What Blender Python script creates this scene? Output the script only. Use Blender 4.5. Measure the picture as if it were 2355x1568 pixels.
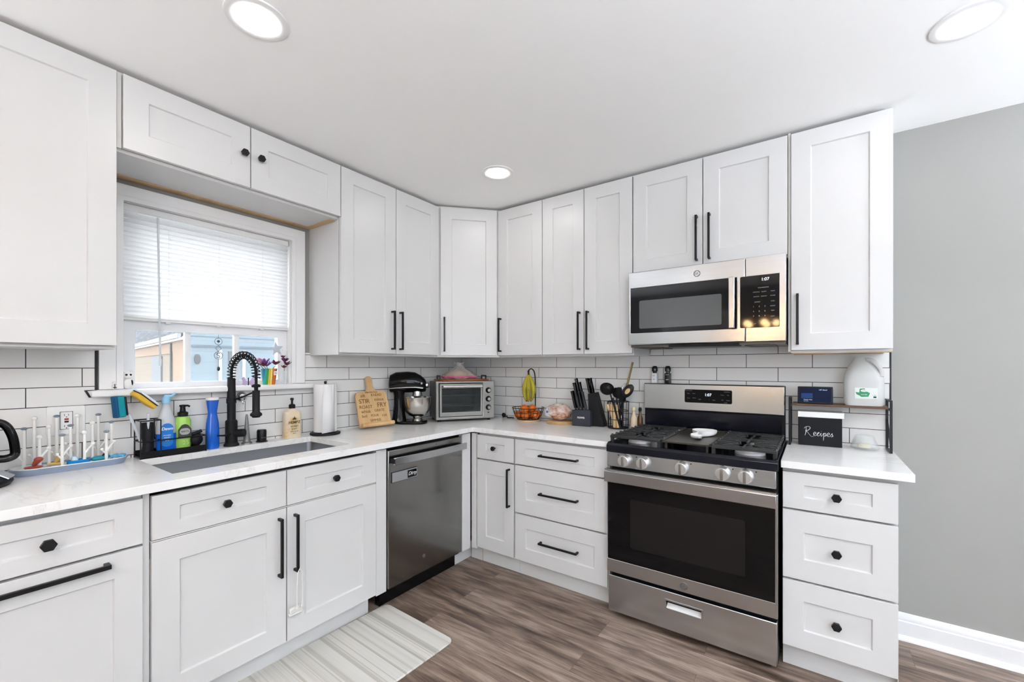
import bpy, bmesh, math, random
from mathutils import Vector, Matrix
for o in list(bpy.data.objects): bpy.data.objects.remove(o)
S = bpy.context.scene; C = S.collection; PI = math.pi; R = math.radians
rnd = random.Random(7)
# ------------------------------------------------------------ camera, world, exposure
cam = bpy.data.objects.new('camera', bpy.data.cameras.new('camera')); C.objects.link(cam)
cam.location = (2.4764, -2.781, 1.3102); cam.rotation_euler = (PI/2, 0, 0.6163)
cam.data.sensor_width = 36; cam.data.lens = 36*984.5/2355; cam.data.shift_y = 58.8/2355; cam.data.clip_start = .01
S.camera = cam
S.view_settings.view_transform = 'Standard'; S.view_settings.look = 'None'; S.view_settings.gamma = 1
S.view_settings.use_curve_mapping = False; S.view_settings.exposure = 0.52
W = bpy.data.worlds.new('sky'); S.world = W; W.use_nodes = True
bg = W.node_tree.nodes['Background']; bg.inputs[0].default_value = (.90, .95, 1, 1); bg.inputs[1].default_value = 3.3
LAMP = 38.0        # emission of a recessed lamp's diffuser
CEIL = 2.4477

# ------------------------------------------------------------ helpers
def s2l(c):
    return tuple(((v/255)/12.92 if v/255 <= .04045 else ((v/255+.055)/1.055)**2.4) for v in c)+(1,)
MATS = {}
def mat(name, rgb=(200,200,200), rough=.5, metal=0, spec=.5, emit=None, es=0, trans=0, alpha=1, coat=0, sss=0, ior=1.45):
    if name in MATS: return MATS[name]
    m = bpy.data.materials.new(name); m.use_nodes = True; b = m.node_tree.nodes['Principled BSDF']
    b.inputs['Base Color'].default_value = s2l(rgb); b.inputs['Roughness'].default_value = rough
    b.inputs['Metallic'].default_value = metal; b.inputs['Specular IOR Level'].default_value = spec
    b.inputs['Transmission Weight'].default_value = trans; b.inputs['Alpha'].default_value = alpha
    b.inputs['Coat Weight'].default_value = coat; b.inputs['IOR'].default_value = ior
    if emit: b.inputs['Emission Color'].default_value = s2l(emit); b.inputs['Emission Strength'].default_value = es
    MATS[name] = m; return m
def nd(m, t, **k):
    n = m.node_tree.nodes.new(t)
    for a, v in k.items(): setattr(n, a, v)
    return n
def lk(m, a, b): m.node_tree.links.new(a, b)
def bsdf(m): return m.node_tree.nodes['Principled BSDF']
def noise_bump(m, scale, strength, dist=.002, stretch=(1,1,1), detail=3):
    tc = nd(m,'ShaderNodeTexCoord'); mp = nd(m,'ShaderNodeMapping'); mp.inputs['Scale'].default_value = stretch
    n = nd(m,'ShaderNodeTexNoise'); n.inputs['Scale'].default_value = scale; n.inputs['Detail'].default_value = detail
    b = nd(m,'ShaderNodeBump'); b.inputs['Strength'].default_value = strength; b.inputs['Distance'].default_value = dist
    lk(m,tc.outputs['Object'],mp.inputs[0]); lk(m,mp.outputs[0],n.inputs[0]); lk(m,n.outputs[0],b.inputs['Height']); lk(m,b.outputs[0],bsdf(m).inputs['Normal'])
    return n
def ramp(m, fac, stops):
    r = nd(m,'ShaderNodeValToRGB'); e = r.color_ramp.elements
    while len(e) < len(stops): e.new(.5)
    for el, (p, c) in zip(e, stops): el.position = p; el.color = s2l(c)
    lk(m, fac, r.inputs[0]); return r
def two_tone(m, scale, stops, stretch=(1,1,1), detail=4, rough=.6):
    tc = nd(m,'ShaderNodeTexCoord'); mp = nd(m,'ShaderNodeMapping'); mp.inputs['Scale'].default_value = stretch
    n = nd(m,'ShaderNodeTexNoise'); n.inputs['Scale'].default_value = scale; n.inputs['Detail'].default_value = detail; n.inputs['Roughness'].default_value = rough
    lk(m,tc.outputs['Object'],mp.inputs[0]); lk(m,mp.outputs[0],n.inputs[0])
    r = ramp(m, n.outputs[0], stops); lk(m, r.outputs[0], bsdf(m).inputs['Base Color']); return n

class MB:
    def __init__(s): s.b = bmesh.new()
    def _q(s, vs, fs):
        v = [s.b.verts.new(p) for p in vs]
        for f in fs:
            try: s.b.faces.new([v[i] for i in f])
            except ValueError: pass
        return v
    def box(s, x0,x1,y0,y1,z0,z1):
        s._q([(x,y,z) for z in (z0,z1) for y in (y0,y1) for x in (x0,x1)],
             [(0,2,3,1),(4,5,7,6),(0,1,5,4),(2,6,7,3),(0,4,6,2),(1,3,7,5)]); return s
    def cyl(s, p0, p1, r0, r1=None, n=20, cap=True):
        r1 = r0 if r1 is None else r1
        p0, p1 = Vector(p0), Vector(p1); d = (p1-p0).normalized()
        a = d.orthogonal().normalized(); b = d.cross(a)
        L = [(p0+(a*math.cos(t)+b*math.sin(t))*r0) for t in [2*PI*i/n for i in range(n)]]
        L += [(p1+(a*math.cos(t)+b*math.sin(t))*r1) for t in [2*PI*i/n for i in range(n)]]
        fs = [(i,(i+1)%n,n+(i+1)%n,n+i) for i in range(n)]
        if cap: fs += [tuple(range(n-1,-1,-1)), tuple(range(n,2*n))]
        s._q(L, fs); return s
    def tube(s, pts, r, n=8, closed=False, rs=None, flat=None):
        P = [Vector(p) for p in pts]; k = len(P); rings = []
        up = None
        for i, p in enumerate(P):
            if closed: t = P[(i+1)%k]-P[i-1]
            else: t = P[min(i+1,k-1)]-P[max(i-1,0)]
            t.normalize()
            if up is None: a = t.orthogonal().normalized()
            else:
                a = up - t*up.dot(t)
                a = a.normalized() if a.length > 1e-6 else t.orthogonal().normalized()
            up = a; b = t.cross(a); rr = rs[i] if rs else r; fb = flat or 1
            rings.append([s.b.verts.new(p+a*math.cos(2*PI*j/n)*rr+b*math.sin(2*PI*j/n)*rr*fb) for j in range(n)])
        m = k if closed else k-1
        for i in range(m):
            A, B = rings[i], rings[(i+1)%k]
            for j in range(n):
                try: s.b.faces.new([A[j],A[(j+1)%n],B[(j+1)%n],B[j]])
                except ValueError: pass
        if not closed: s.b.faces.new(rings[0][::-1]); s.b.faces.new(rings[-1])
        return s
    def lathe(s, prof, c=(0,0,0), n=28, sx=1, sy=1, rot=None):
        c = Vector(c); rings = []
        M = rot or Matrix.Identity(3)
        for r, z in prof:
            if r < 1e-6: rings.append([s.b.verts.new(c+M@Vector((0,0,z)))])
            else: rings.append([s.b.verts.new(c+M@Vector((math.cos(2*PI*j/n)*r*sx, math.sin(2*PI*j/n)*r*sy, z))) for j in range(n)])
        for A, B in zip(rings, rings[1:]):
            for j in range(n):
                j2 = (j+1)%n
                if len(A)==1 and len(B)==1: continue
                f = [A[0],B[j2],B[j]] if len(A)==1 else ([A[j],A[j2],B[0]] if len(B)==1 else [A[j],A[j2],B[j2],B[j]])
                s.b.faces.new(f)
        if len(rings[0])>1: s.b.faces.new(rings[0][::-1])
        if len(rings[-1])>1: s.b.faces.new(rings[-1])
        return s
    def prism(s, poly, a, b, ax='z'):
        def P(u,v,w): return {'z':(u,v,w),'y':(u,w,v),'x':(w,u,v)}[ax]
        n = len(poly)
        s._q([P(u,v,a) for u,v in poly]+[P(u,v,b) for u,v in poly],
             [tuple(range(n-1,-1,-1)),tuple(range(n,2*n))]+[(i,(i+1)%n,n+(i+1)%n,n+i) for i in range(n)]); return s
    def sphere(s, c, r, sc=(1,1,1), u=16, v=10, rot=None):
        M = Matrix.Translation(c) @ (rot.to_4x4() if rot else Matrix.Identity(4)) @ Matrix.Diagonal((r*sc[0],r*sc[1],r*sc[2],1))
        bmesh.ops.create_uvsphere(s.b, u_segments=u, v_segments=v, radius=1, matrix=M); return s
    def slab(s, us, vs, filled, w0, w1, ax='z'):
        """solid of grid cells (no inner faces); filled(i,j) says which cells exist"""
        def P(u,v,w): return {'z':(u,v,w),'y':(u,w,v),'x':(w,u,v)}[ax]
        V = {}
        def g(i,j,k):
            if (i,j,k) not in V: V[(i,j,k)] = s.b.verts.new(P(us[i],vs[j],(w0,w1)[k]))
            return V[(i,j,k)]
        nu, nv = len(us)-1, len(vs)-1
        F = lambda i,j: 0<=i<nu and 0<=j<nv and filled(i,j)
        for i in range(nu):
            for j in range(nv):
                if not F(i,j): continue
                s.b.faces.new([g(i,j,0),g(i,j+1,0),g(i+1,j+1,0),g(i+1,j,0)]); s.b.faces.new([g(i,j,1),g(i+1,j,1),g(i+1,j+1,1),g(i,j+1,1)])
                for (di,dj,e) in ((-1,0,((i,j),(i,j+1))),(1,0,((i+1,j+1),(i+1,j))),(0,-1,((i+1,j),(i,j))),(0,1,((i,j+1),(i+1,j+1)))):
                    if not F(i+di,j+dj):
                        (a,b),(c,d) = e; s.b.faces.new([g(a,b,0),g(a,b,1),g(c,d,1),g(c,d,0)])
        return s
    def xf(s, M):
        bmesh.ops.transform(s.b, matrix=M, verts=s.b.verts); return s
    def build(s, name, m, parent=None, world=False, bevel=0, seg=2, ang=35, loc=None, rot=None, warp=None):
        b = s.b
        if warp:
            for v in b.verts: v.co = Vector(warp(v.co))
        if world and parent: bmesh.ops.transform(b, matrix=WM(parent).inverted(), verts=b.verts)
        bmesh.ops.recalc_face_normals(b, faces=b.faces)
        for f in b.faces: f.smooth = True
        for e in b.edges:
            if len(e.link_faces)==2 and e.calc_face_angle(0) > R(ang): e.smooth = False
        me = bpy.data.meshes.new(name); b.to_mesh(me); b.free()
        me.materials.append(m)
        o = bpy.data.objects.new(name, me); C.objects.link(o); o.parent = parent
        if loc: o.location = loc
        if rot: o.rotation_euler = rot
        if bevel:
            md = o.modifiers.new('edge','BEVEL'); md.width = bevel; md.segments = seg; md.limit_method = 'ANGLE'; md.angle_limit = R(40)
        return o
def WM(o):
    M = Matrix.LocRotScale(o.location, o.rotation_euler, o.scale)
    return WM(o.parent) @ M if o.parent else M
def tag(o, label=None, cat=None, group=None, kind=None):
    for k, v in (('label',label),('category',cat),('group',group),('kind',kind)):
        if v: o[k] = v
    return o
def thing(name, label, cat, loc=(0,0,0), rz=0, group=None):
    o = bpy.data.objects.new(name, None); C.objects.link(o); o.location = loc; o.rotation_euler = (0,0,rz); o.empty_display_size = .05
    return tag(o, label, cat, group)
def rrect(w, h, r, n=5, cx=0, cy=0):
    P = []
    for (sx,sy,a0) in ((1,1,0),(-1,1,90),(-1,-1,180),(1,-1,270)):
        for i in range(n+1):
            a = R(a0+90*i/n); P.append((cx+sx*(w/2-r)+r*math.cos(a), cy+sy*(h/2-r)+r*math.sin(a)))
    return P
def text(s, size, m, parent, loc, rot=(PI/2,0,0), name='lettering', ext=.0004, shear=0, bold=0, sx=1, align='CENTER'):
    cu = bpy.data.curves.new('t','FONT'); cu.body = s; cu.size = size; cu.extrude = ext; cu.align_x = align; cu.align_y = 'CENTER'; cu.shear = shear; cu.offset = bold
    t = bpy.data.objects.new('t', cu); C.objects.link(t); bpy.context.view_layer.update()
    me = bpy.data.meshes.new_from_object(t.evaluated_get(bpy.context.evaluated_depsgraph_get()))
    bpy.data.objects.remove(t); me.name = name; me.materials.clear(); me.materials.append(m)
    o = bpy.data.objects.new(name, me); C.objects.link(o); o.parent = parent; o.location = loc; o.rotation_euler = rot; o.scale = (sx,1,1)
    return o
def copy_tree(o, parent=None):
    c = o.copy(); C.objects.link(c); c.parent = parent
    for ch in [q for q in C.objects if q.parent is o]: copy_tree(ch, c)
    return c

# ------------------------------------------------------------ materials
WHITE = mat('cabinet_white', (215,215,214), .33); noise_bump(WHITE, 60, .03, .001)
INNER = mat('cabinet_box', (214,213,208), .5)
PLY = mat('raw_plywood', (196,166,126), .7); two_tone(PLY, 8, [(.3,(184,152,112)),(.7,(208,180,142))], (1,.1,1))
PAINT = mat('wall_grey', (152,151,147), .6); noise_bump(PAINT, 220, .08, .001)
CEILM = mat('ceiling_white', (253,253,251), .8); noise_bump(CEILM, 150, .05, .001)
TRIM = mat('trim_white', (240,240,240), .35)
BLACK = mat('black_metal', (13,14,16), .42, spec=.35)
BLACKP = mat('black_plastic', (12,13,15), .38, spec=.3)
MATTEB = mat('matte_black', (18,19,22), .55, spec=.28)
GLOSSB = mat('gloss_black', (7,8,10), .05, spec=.32)
ENAMEL = mat('black_enamel', (10,13,22), .16, spec=.4)
IRON = mat('cast_iron', (34,36,37), .42); noise_bump(IRON, 300, .2, .001)
def steel(name, rgb, rough, stretch):
    m = mat(name, rgb, rough, 1)
    n = noise_bump(m, 30, .025, .0006, stretch, 2)
    mr = nd(m,'ShaderNodeMapRange'); mr.inputs['To Min'].default_value = rough-.05; mr.inputs['To Max'].default_value = rough+.06
    lk(m,n.outputs[0],mr.inputs[0]); lk(m,mr.outputs[0],bsdf(m).inputs['Roughness']); return m
STEEL = steel('brushed_steel', (186,188,190), .23, (.12,6,14))
STEELV = steel('brushed_steel_vertical', (196,199,203), .22, (.12,6,14))
SLATE = steel('slate_steel', (134,134,132), .18, (.3,6,20))
SINKM = steel('sink_steel', (150,152,156), .35, (1,1,1))
CHROME = mat('chrome', (215,215,215), .08, 1)
GLASS = mat('clear_glass', (255,255,255), .0, trans=1, ior=1.3)
PANE = mat('window_glass', (255,255,255), .0, alpha=.12)
WHITEP = mat('white_plastic', (238,238,236), .35)
WHITET = mat('print_white', (225,228,230), .6)
def quartz():
    m = mat('white_quartz', (226,226,224), .16)
    tc = nd(m,'ShaderNodeTexCoord'); mp = nd(m,'ShaderNodeMapping'); mp.inputs['Rotation'].default_value = (0,0,.6); mp.inputs['Scale'].default_value = (1.0,2.4,1)
    n = nd(m,'ShaderNodeTexNoise'); n.inputs['Scale'].default_value = 1.7; n.inputs['Detail'].default_value = 9; n.inputs['Roughness'].default_value = .62; n.inputs['Distortion'].default_value = 1.1
    lk(m,tc.outputs['Object'],mp.inputs[0]); lk(m,mp.outputs[0],n.inputs[0])
    a = nd(m,'ShaderNodeMath',operation='SUBTRACT'); a.inputs[1].default_value = .5; lk(m,n.outputs[0],a.inputs[0])
    b = nd(m,'ShaderNodeMath',operation='ABSOLUTE'); lk(m,a.outputs[0],b.inputs[0])
    r = ramp(m,b.outputs[0],[(0,(226,225,223)),(.006,(236,236,234)),(.03,(242,242,241))]); lk(m,r.outputs[0],bsdf(m).inputs['Base Color']); return m
QUARTZ = quartz()
def planks():
    m = mat('plank_floor', (110,95,85), .42)
    tc = nd(m,'ShaderNodeTexCoord'); mp = nd(m,'ShaderNodeMapping'); mp.inputs['Location'].default_value = (.376,.841+.148*20,0)
    lk(m,tc.outputs['Object'],mp.inputs[0])
    br = nd(m,'ShaderNodeTexBrick'); br.offset = .37; br.offset_frequency = 2
    for k,v in (('Scale',1),('Mortar Size',.0007),('Mortar Smooth',.3),('Bias',0),('Brick Width',1.22),('Row Height',.148)): br.inputs[k].default_value = v
    br.inputs['Color1'].default_value = (0,0,0,1); br.inputs['Color2'].default_value = (1,1,1,1); br.inputs['Mortar'].default_value = (.5,.5,.5,1)
    lk(m,mp.outputs[0],br.inputs[0])
    off = nd(m,'ShaderNodeVectorMath',operation='MULTIPLY_ADD'); off.inputs[1].default_value = (7,13,3); lk(m,br.outputs['Color'],off.inputs[0]); lk(m,mp.outputs[0],off.inputs[2])
    m2 = nd(m,'ShaderNodeMapping'); m2.inputs['Scale'].default_value = (1.3,11,1); lk(m,off.outputs[0],m2.inputs[0])
    n = nd(m,'ShaderNodeTexNoise'); n.inputs['Scale'].default_value = 2.1; n.inputs['Detail'].default_value = 8; n.inputs['Roughness'].default_value = .62; n.inputs['Distortion'].default_value = .35
    lk(m,m2.outputs[0],n.inputs[0])
    m3 = nd(m,'ShaderNodeMapping'); m3.inputs['Scale'].default_value = (4,130,1); lk(m,off.outputs[0],m3.inputs[0])
    n2 = nd(m,'ShaderNodeTexNoise'); n2.inputs['Scale'].default_value = 2; n2.inputs['Detail'].default_value = 3; lk(m,m3.outputs[0],n2.inputs[0])
    mx = nd(m,'ShaderNodeMath',operation='MULTIPLY_ADD'); mx.inputs[1].default_value = .3; lk(m,n2.outputs[0],mx.inputs[0]); lk(m,n.outputs[0],mx.inputs[2])
    mb = nd(m,'ShaderNodeMath',operation='MULTIPLY_ADD'); mb.inputs[1].default_value = .12; lk(m,br.outputs['Color'],mb.inputs[0]); lk(m,mx.outputs[0],mb.inputs[2])
    r = ramp(m,mb.outputs[0],[(.48,(54,43,36)),(.6,(84,69,59)),(.72,(116,99,87)),(.9,(154,138,125))])
    mm = nd(m,'ShaderNodeMix',data_type='RGBA'); mm.inputs['B'].default_value = s2l((60,48,42)); lk(m,br.outputs['Fac'],mm.inputs['Factor']); lk(m,r.outputs[0],mm.inputs['A'])
    lk(m,mm.outputs['Result'],bsdf(m).inputs['Base Color'])
    b = nd(m,'ShaderNodeBump'); b.inputs['Strength'].default_value = .15; b.inputs['Distance'].default_value = .001; lk(m,mx.outputs[0],b.inputs['Height']); lk(m,b.outputs[0],bsdf(m).inputs['Normal'])
    return m
FLOOR = planks()
def tiles(name, axis, phase):
    m = mat(name, (214,213,211), .12)
    tc = nd(m,'ShaderNodeTexCoord'); sp = nd(m,'ShaderNodeSeparateXYZ'); lk(m,tc.outputs['Object'],sp.inputs[0])
    a = nd(m,'ShaderNodeMath',operation='ADD'); a.inputs[1].default_value = phase; lk(m,sp.outputs[axis],a.inputs[0])
    z = nd(m,'ShaderNodeMath',operation='ADD'); z.inputs[1].default_value = .073; lk(m,sp.outputs[2],z.inputs[0])
    cb = nd(m,'ShaderNodeCombineXYZ'); lk(m,a.outputs[0],cb.inputs[0]); lk(m,z.outputs[0],cb.inputs[1])
    br = nd(m,'ShaderNodeTexBrick'); br.offset = .5; br.offset_frequency = 2
    for k,v in (('Scale',1),('Mortar Size',.0016),('Mortar Smooth',.12),('Bias',0),('Brick Width',.309),('Row Height',.0765)): br.inputs[k].default_value = v
    br.inputs['Color1'].default_value = s2l((234,233,231)); br.inputs['Color2'].default_value = s2l((229,229,227)); br.inputs['Mortar'].default_value = s2l((48,49,52))
    lk(m,cb.outputs[0],br.inputs[0]); lk(m,br.outputs['Color'],bsdf(m).inputs['Base Color'])
    mr = nd(m,'ShaderNodeMapRange'); mr.inputs['To Min'].default_value = .1; mr.inputs['To Max'].default_value = .8; lk(m,br.outputs['Fac'],mr.inputs[0]); lk(m,mr.outputs[0],bsdf(m).inputs['Roughness'])
    n = nd(m,'ShaderNodeTexNoise'); n.inputs['Scale'].default_value = 14; n.inputs['Detail'].default_value = 2; lk(m,tc.outputs['Object'],n.inputs[0])
    h = nd(m,'ShaderNodeMath',operation='MULTIPLY_ADD'); h.inputs[1].default_value = -1.2; lk(m,br.outputs['Fac'],h.inputs[0]); lk(m,n.outputs[0],h.inputs[2])
    b = nd(m,'ShaderNodeBump'); b.inputs['Strength'].default_value = .5; b.inputs['Distance'].default_value = .0014; lk(m,h.outputs[0],b.inputs['Height']); lk(m,b.outputs[0],bsdf(m).inputs['Normal'])
    return m
BW = .309
TILE_L = tiles('tile_window_wall', 1, .975+.1545+BW*20)
TILE_B = tiles('tile_back_wall', 0, -2.773+.1545+BW*20)
def blindm():
    m = bpy.data.materials.new('blind_fabric'); m.use_nodes = True; nt = m.node_tree
    out = nt.nodes['Material Output']; nt.nodes.remove(nt.nodes['Principled BSDF'])
    d = nt.nodes.new('ShaderNodeBsdfDiffuse'); t = nt.nodes.new('ShaderNodeBsdfTranslucent'); x = nt.nodes.new('ShaderNodeMixShader')
    d.inputs[0].default_value = (.88,.88,.88,1); t.inputs[0].default_value = (.9,.9,.9,1); x.inputs[0].default_value = .75
    nt.links.new(d.outputs[0],x.inputs[1]); nt.links.new(t.outputs[0],x.inputs[2]); nt.links.new(x.outputs[0],out.inputs[0]); return m
BLIND = blindm()

# ------------------------------------------------------------ the room
XM, YM = 5.4, -4.9
def struct(o, label=None):
    o['kind'] = 'structure'
    if label: o['label'] = label
    return o
WY0, WY1, WZ0, WZ1 = -2.25, -1.492, 1.205, 2.046     # window opening
struct(MB().box(-.12,XM+.12,YM-.12,.12,-.1,0).build('floor',FLOOR),'grey-brown wood plank floor')
struct(MB().box(-.12,XM+.12,YM-.12,.12,CEIL,CEIL+.1).build('ceiling',CEILM),'smooth white ceiling')
struct(MB().slab([YM,WY0,WY1,.0],[0,WZ0,WZ1,CEIL],lambda i,j:not(i==1 and j==1),-.12,0,'x').build('wall_left',PAINT),'grey wall with the window behind the sink')
struct(MB().box(0,XM,0,.12,0,CEIL).build('wall_back',PAINT),'light grey painted wall to the right of the range')
struct(MB().box(XM,XM+.12,YM,0,0,CEIL).build('wall_right',PAINT))
struct(MB().box(0,XM,YM-.12,YM,0,CEIL).build('wall_front',PAINT))
def tile_slab(name, us, vs, f, w0, w1, ax, m, lab): return struct(MB().slab(us,vs,f,w0,w1,ax).build(name,m),lab)
tile_slab('wall_left_backsplash',[-2.8,-2.322,-1.42,0],[.908,1.2,1.392],lambda i,j:not(i==1 and j==1),0,.012,'x',TILE_L,'white subway tile backsplash with dark grout under the window')
tile_slab('wall_back_backsplash',[.012,1.61,2.372,2.773],[.908,1.392,1.47],lambda i,j:j==0 or i==1,-.012,0,'y',TILE_B,'white subway tile backsplash with dark grout behind the range')
GROUT = mat('black_caulk',(30,31,34),.7)
struct(MB().box(2.773,2.779,-.013,0,.908,1.392).build('trim_1',GROUT),'black caulk line at the end of the backsplash tiles')
m = MB(); m.box(0,.016,-2.328,-2.321,1.212,1.392); m.prism([(-2.36,1.212),(-2.352,1.212),(-2.338,1.181),(-2.346,1.181)],0,.014,'x'); m.box(0,.014,-2.352,-2.32,1.209,1.2125)
struct(m.build('trim_2',GROUT),'black caulk line beside the window casing')
# baseboard on the back wall, right of the cabinets
prof = [(0,.008),(-.017,.008),(-.017,.085),(-.013,.089),(-.013,.10),(-.009,.112),(-.006,.121),(0,.123)]
m = MB(); m._q([(x,y,z) for x in (2.742,XM) for y,z in prof],[(i,(i+1)%8,8+(i+1)%8,8+i) for i in range(8)]+[tuple(range(8)),tuple(range(15,7,-1))])
bb = struct(m.build('baseboard_back',TRIM),'white baseboard under the grey wall')
m = MB(); m.prism([(-.017,0),(-.034,0),(-.034,.004),(-.029,.014),(-.022,.02),(-.017,.022)],2.742,XM,'x'); m.build('shoe_moulding',TRIM,bb)
struct(MB().box(XM-.017,XM,YM,-.04,0,.12).build('baseboard_right',TRIM)); struct(MB().box(0,XM,YM,YM+.017,0,.12).build('baseboard_front',TRIM))
# a panelled white door in the wall behind the camera (seen in the appliances' reflections)
d = struct(MB().box(.0,.8,-.02,.02,.01,2.03).build('door_1',WHITE,loc=(.62,YM+.025,0)))
for z0,z1 in ((.2,.9),(1.0,1.85)):
    for x0 in (.1,.45): MB().box(x0,x0+.25,.02,.028,z0,z1).build('door_panel',WHITE,d,bevel=.004)
m = MB().box(-.1,0,-.02,.035,0,2.13).box(.8,.9,-.02,.035,0,2.13).box(0,.8,-.02,.035,2.03,2.13); m.build('door_frame',TRIM,d,bevel=.003)
MB().cyl((.06,.02,1),(.06,.06,1),.012).sphere((.06,.075,1),.028).build('door_knob',BLACK,d)

# ------------------------------------------------------------ window
VIN = mat('window_vinyl',(238,240,242),.35)
wn = bpy.data.objects.new('window_1',None); C.objects.link(wn); wn.location = (0,-1.871,1.2); struct(wn,'double hung window over the sink with a lowered white blind')
m = MB(); m.slab([-2.316,WY0+.004,WY1-.004,-1.424],[1.213,WZ1-.004,2.106],lambda i,j:not(i==1 and j==0),.0,.019,'x'); m.build('casing',TRIM,wn,world=True,bevel=.002)
m = MB(); m.slab([-2.262,WY0+.012,WY1-.012,-1.482],[1.213,WZ1-.012,2.056],lambda i,j:not(i==1 and j==0),.019,.025,'x'); m.build('casing_bead',TRIM,wn,world=True,bevel=.002)
m = MB(); m.slab([WY0,WY0+.012,WY1-.012,WY1],[WZ0,WZ1-.012,WZ1],lambda i,j:not(i==1 and j==0),-.12,.0,'x'); m.build('jamb',TRIM,wn,world=True)
m = MB(); m.prism([(-.12,1.196),(.05,1.182),(.058,1.186),(.06,1.194),(.058,1.207),(.05,1.211),(-.12,1.211)],-2.345,-1.39,'y')
m.xf(Matrix.Identity(4)); m.build('stool',TRIM,wn,world=True,bevel=.001,warp=lambda v:(v.x,min(max(v.y,-2.345),-1.39) if v.x>0 else min(max(v.y,WY0),WY1),v.z))
# lower sash (inside) and upper sash
SY0, SY1 = WY0+.012, WY1-.012
m = MB(); m.slab([SY0,SY0+.052,SY1-.052,SY1],[1.211,1.236,1.478,1.52],lambda i,j:not(i==1 and j==1),-.075,-.035,'x'); m.build('lower_sash',VIN,wn,world=True,bevel=.002)
for y in (-1.983,-1.765): MB().box(-.068,-.046,y-.012,y+.012,1.236,1.478).build('muntin',VIN,wn,world=True)
MB().box(-.058,-.055,SY0+.05,SY1-.05,1.234,1.48).build('pane',PANE,wn,world=True)
m = MB(); m.slab([SY0,SY0+.045,SY1-.045,SY1],[1.49,1.53,1.99,2.034],lambda i,j:not(i==1 and j==1),-.115,-.078,'x'); m.build('upper_sash',VIN,wn,world=True)
MB().box(-.098,-.095,SY0+.04,SY1-.04,1.52,2.0).build('pane',PANE,wn,world=True)
m = MB().box(-.04,-.03,-1.53,-1.5,1.40,1.408); m.build('tilt_latch',VIN,wn,world=True)
# blind
bl = thing('window_blind','white slatted blind lowered over the upper part of the window','blind',(-.03,-1.858,2.03))
MB().box(-.047,-.008,-2.232,-1.508,2.004,2.033).build('headrail',WHITEP,bl,world=True,bevel=.002)
m = MB(); nS = 23
for k in range(nS):
    z = 2.0-.0205*k-.003
    pr = [(-.022+.011*math.sin(t*PI/4-.1), z-.0245*t/4) for t in range(5)]
    pts = pr+[(x-.0009,zz) for x,zz in pr[::-1]]
    m.prism(pts,-2.230,-1.510,'y')
m.build('slats',BLIND,bl,world=True)
MB().box(-.036,-.014,-2.232,-1.508,1.518,1.533).build('bottom_rail',WHITEP,bl,world=True,bevel=.003)
for y in (-2.07,-1.86,-1.65):
    m = MB().box(-.037,-.013,y-.009,y+.009,1.512,1.5185); m.build('rail_clip',WHITEP,bl,world=True)
for y in (-2.07,-1.86,-1.65): MB().cyl((-.009,y,2.004),(-.009,y,1.52),.0007,n=6).build('ladder_cord',WHITEP,bl,world=True)
MB().cyl((-.004,-2.112,1.998),(.0,-2.104,1.315),.0042,n=8).cyl((.0,-2.104,1.345),(.0,-2.104,1.312),.0058,n=8).build('wand',mat('wand_clear',(215,218,220),.2),bl,world=True)

# ------------------------------------------------------------ recessed lamps
LENS = mat('lamp_diffuser',(255,255,255),.5,emit=(255,252,250),es=LAMP)
def downlight(x,y,label):
    t = thing('recessed_light',label,'ceiling light',(x,y,CEIL),group='recessed ceiling lights')
    MB().lathe([(.062,-.0035),(.078,-.006),(.092,-.004),(.094,0)],n=48).build('trim_ring',WHITEP,t)
    MB().lathe([(0,-.0085),(.055,-.0085),(.061,-.0065),(.061,-.002)],n=40).build('diffuser',LENS,t)
    return t
downlight(.985,-2.12,'round recessed ceiling light above the sink side, at top left of the photo')
downlight(.955,-.78,'small-looking round recessed ceiling light near the corner cabinet')
downlight(2.886,-.764,'round recessed ceiling light at top right, in front of the range side')
for x,y,l in ((2.95,-2.3,'over the room centre'),(4.4,-1.4,'in the right part of the room'),(1.2,-3.9,'at the left rear of the room'),(3.2,-3.9,'at the right rear of the room'),(4.6,-3.4,'in the far rear corner')):
    downlight(x,y,'round recessed ceiling light '+l)
# a warm pendant cluster hanging in the dining end behind the camera
WARM = mat('warm_globe',(255,235,200),.4,emit=(255,205,145),es=60)
pd = thing('pendant_lamp','brass pendant cluster of warm round bulbs hanging behind the camera','pendant lamp',(1.95,-3.85,CEIL))
BRASS = mat('brass',(190,140,70),.25,1)
MB().lathe([(0,-.03),(.05,-.03),(.06,0)]).build('ceiling_cap',BRASS,pd); MB().cyl((0,0,-.03),(0,0,-.58),.006).build('rod',BRASS,pd)
for k in range(5):
    a = 2*PI*k/5; p = (.16*math.cos(a),.16*math.sin(a),-.60)
    q = MB().tube([(0,0,-.57),(.09*math.cos(a),.09*math.sin(a),-.54),p],.005,8).build('arm',BRASS,pd); MB().sphere((p[0],p[1],p[2]-.03),.035,u=16,v=12).build('bulb',WARM,q)
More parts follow.
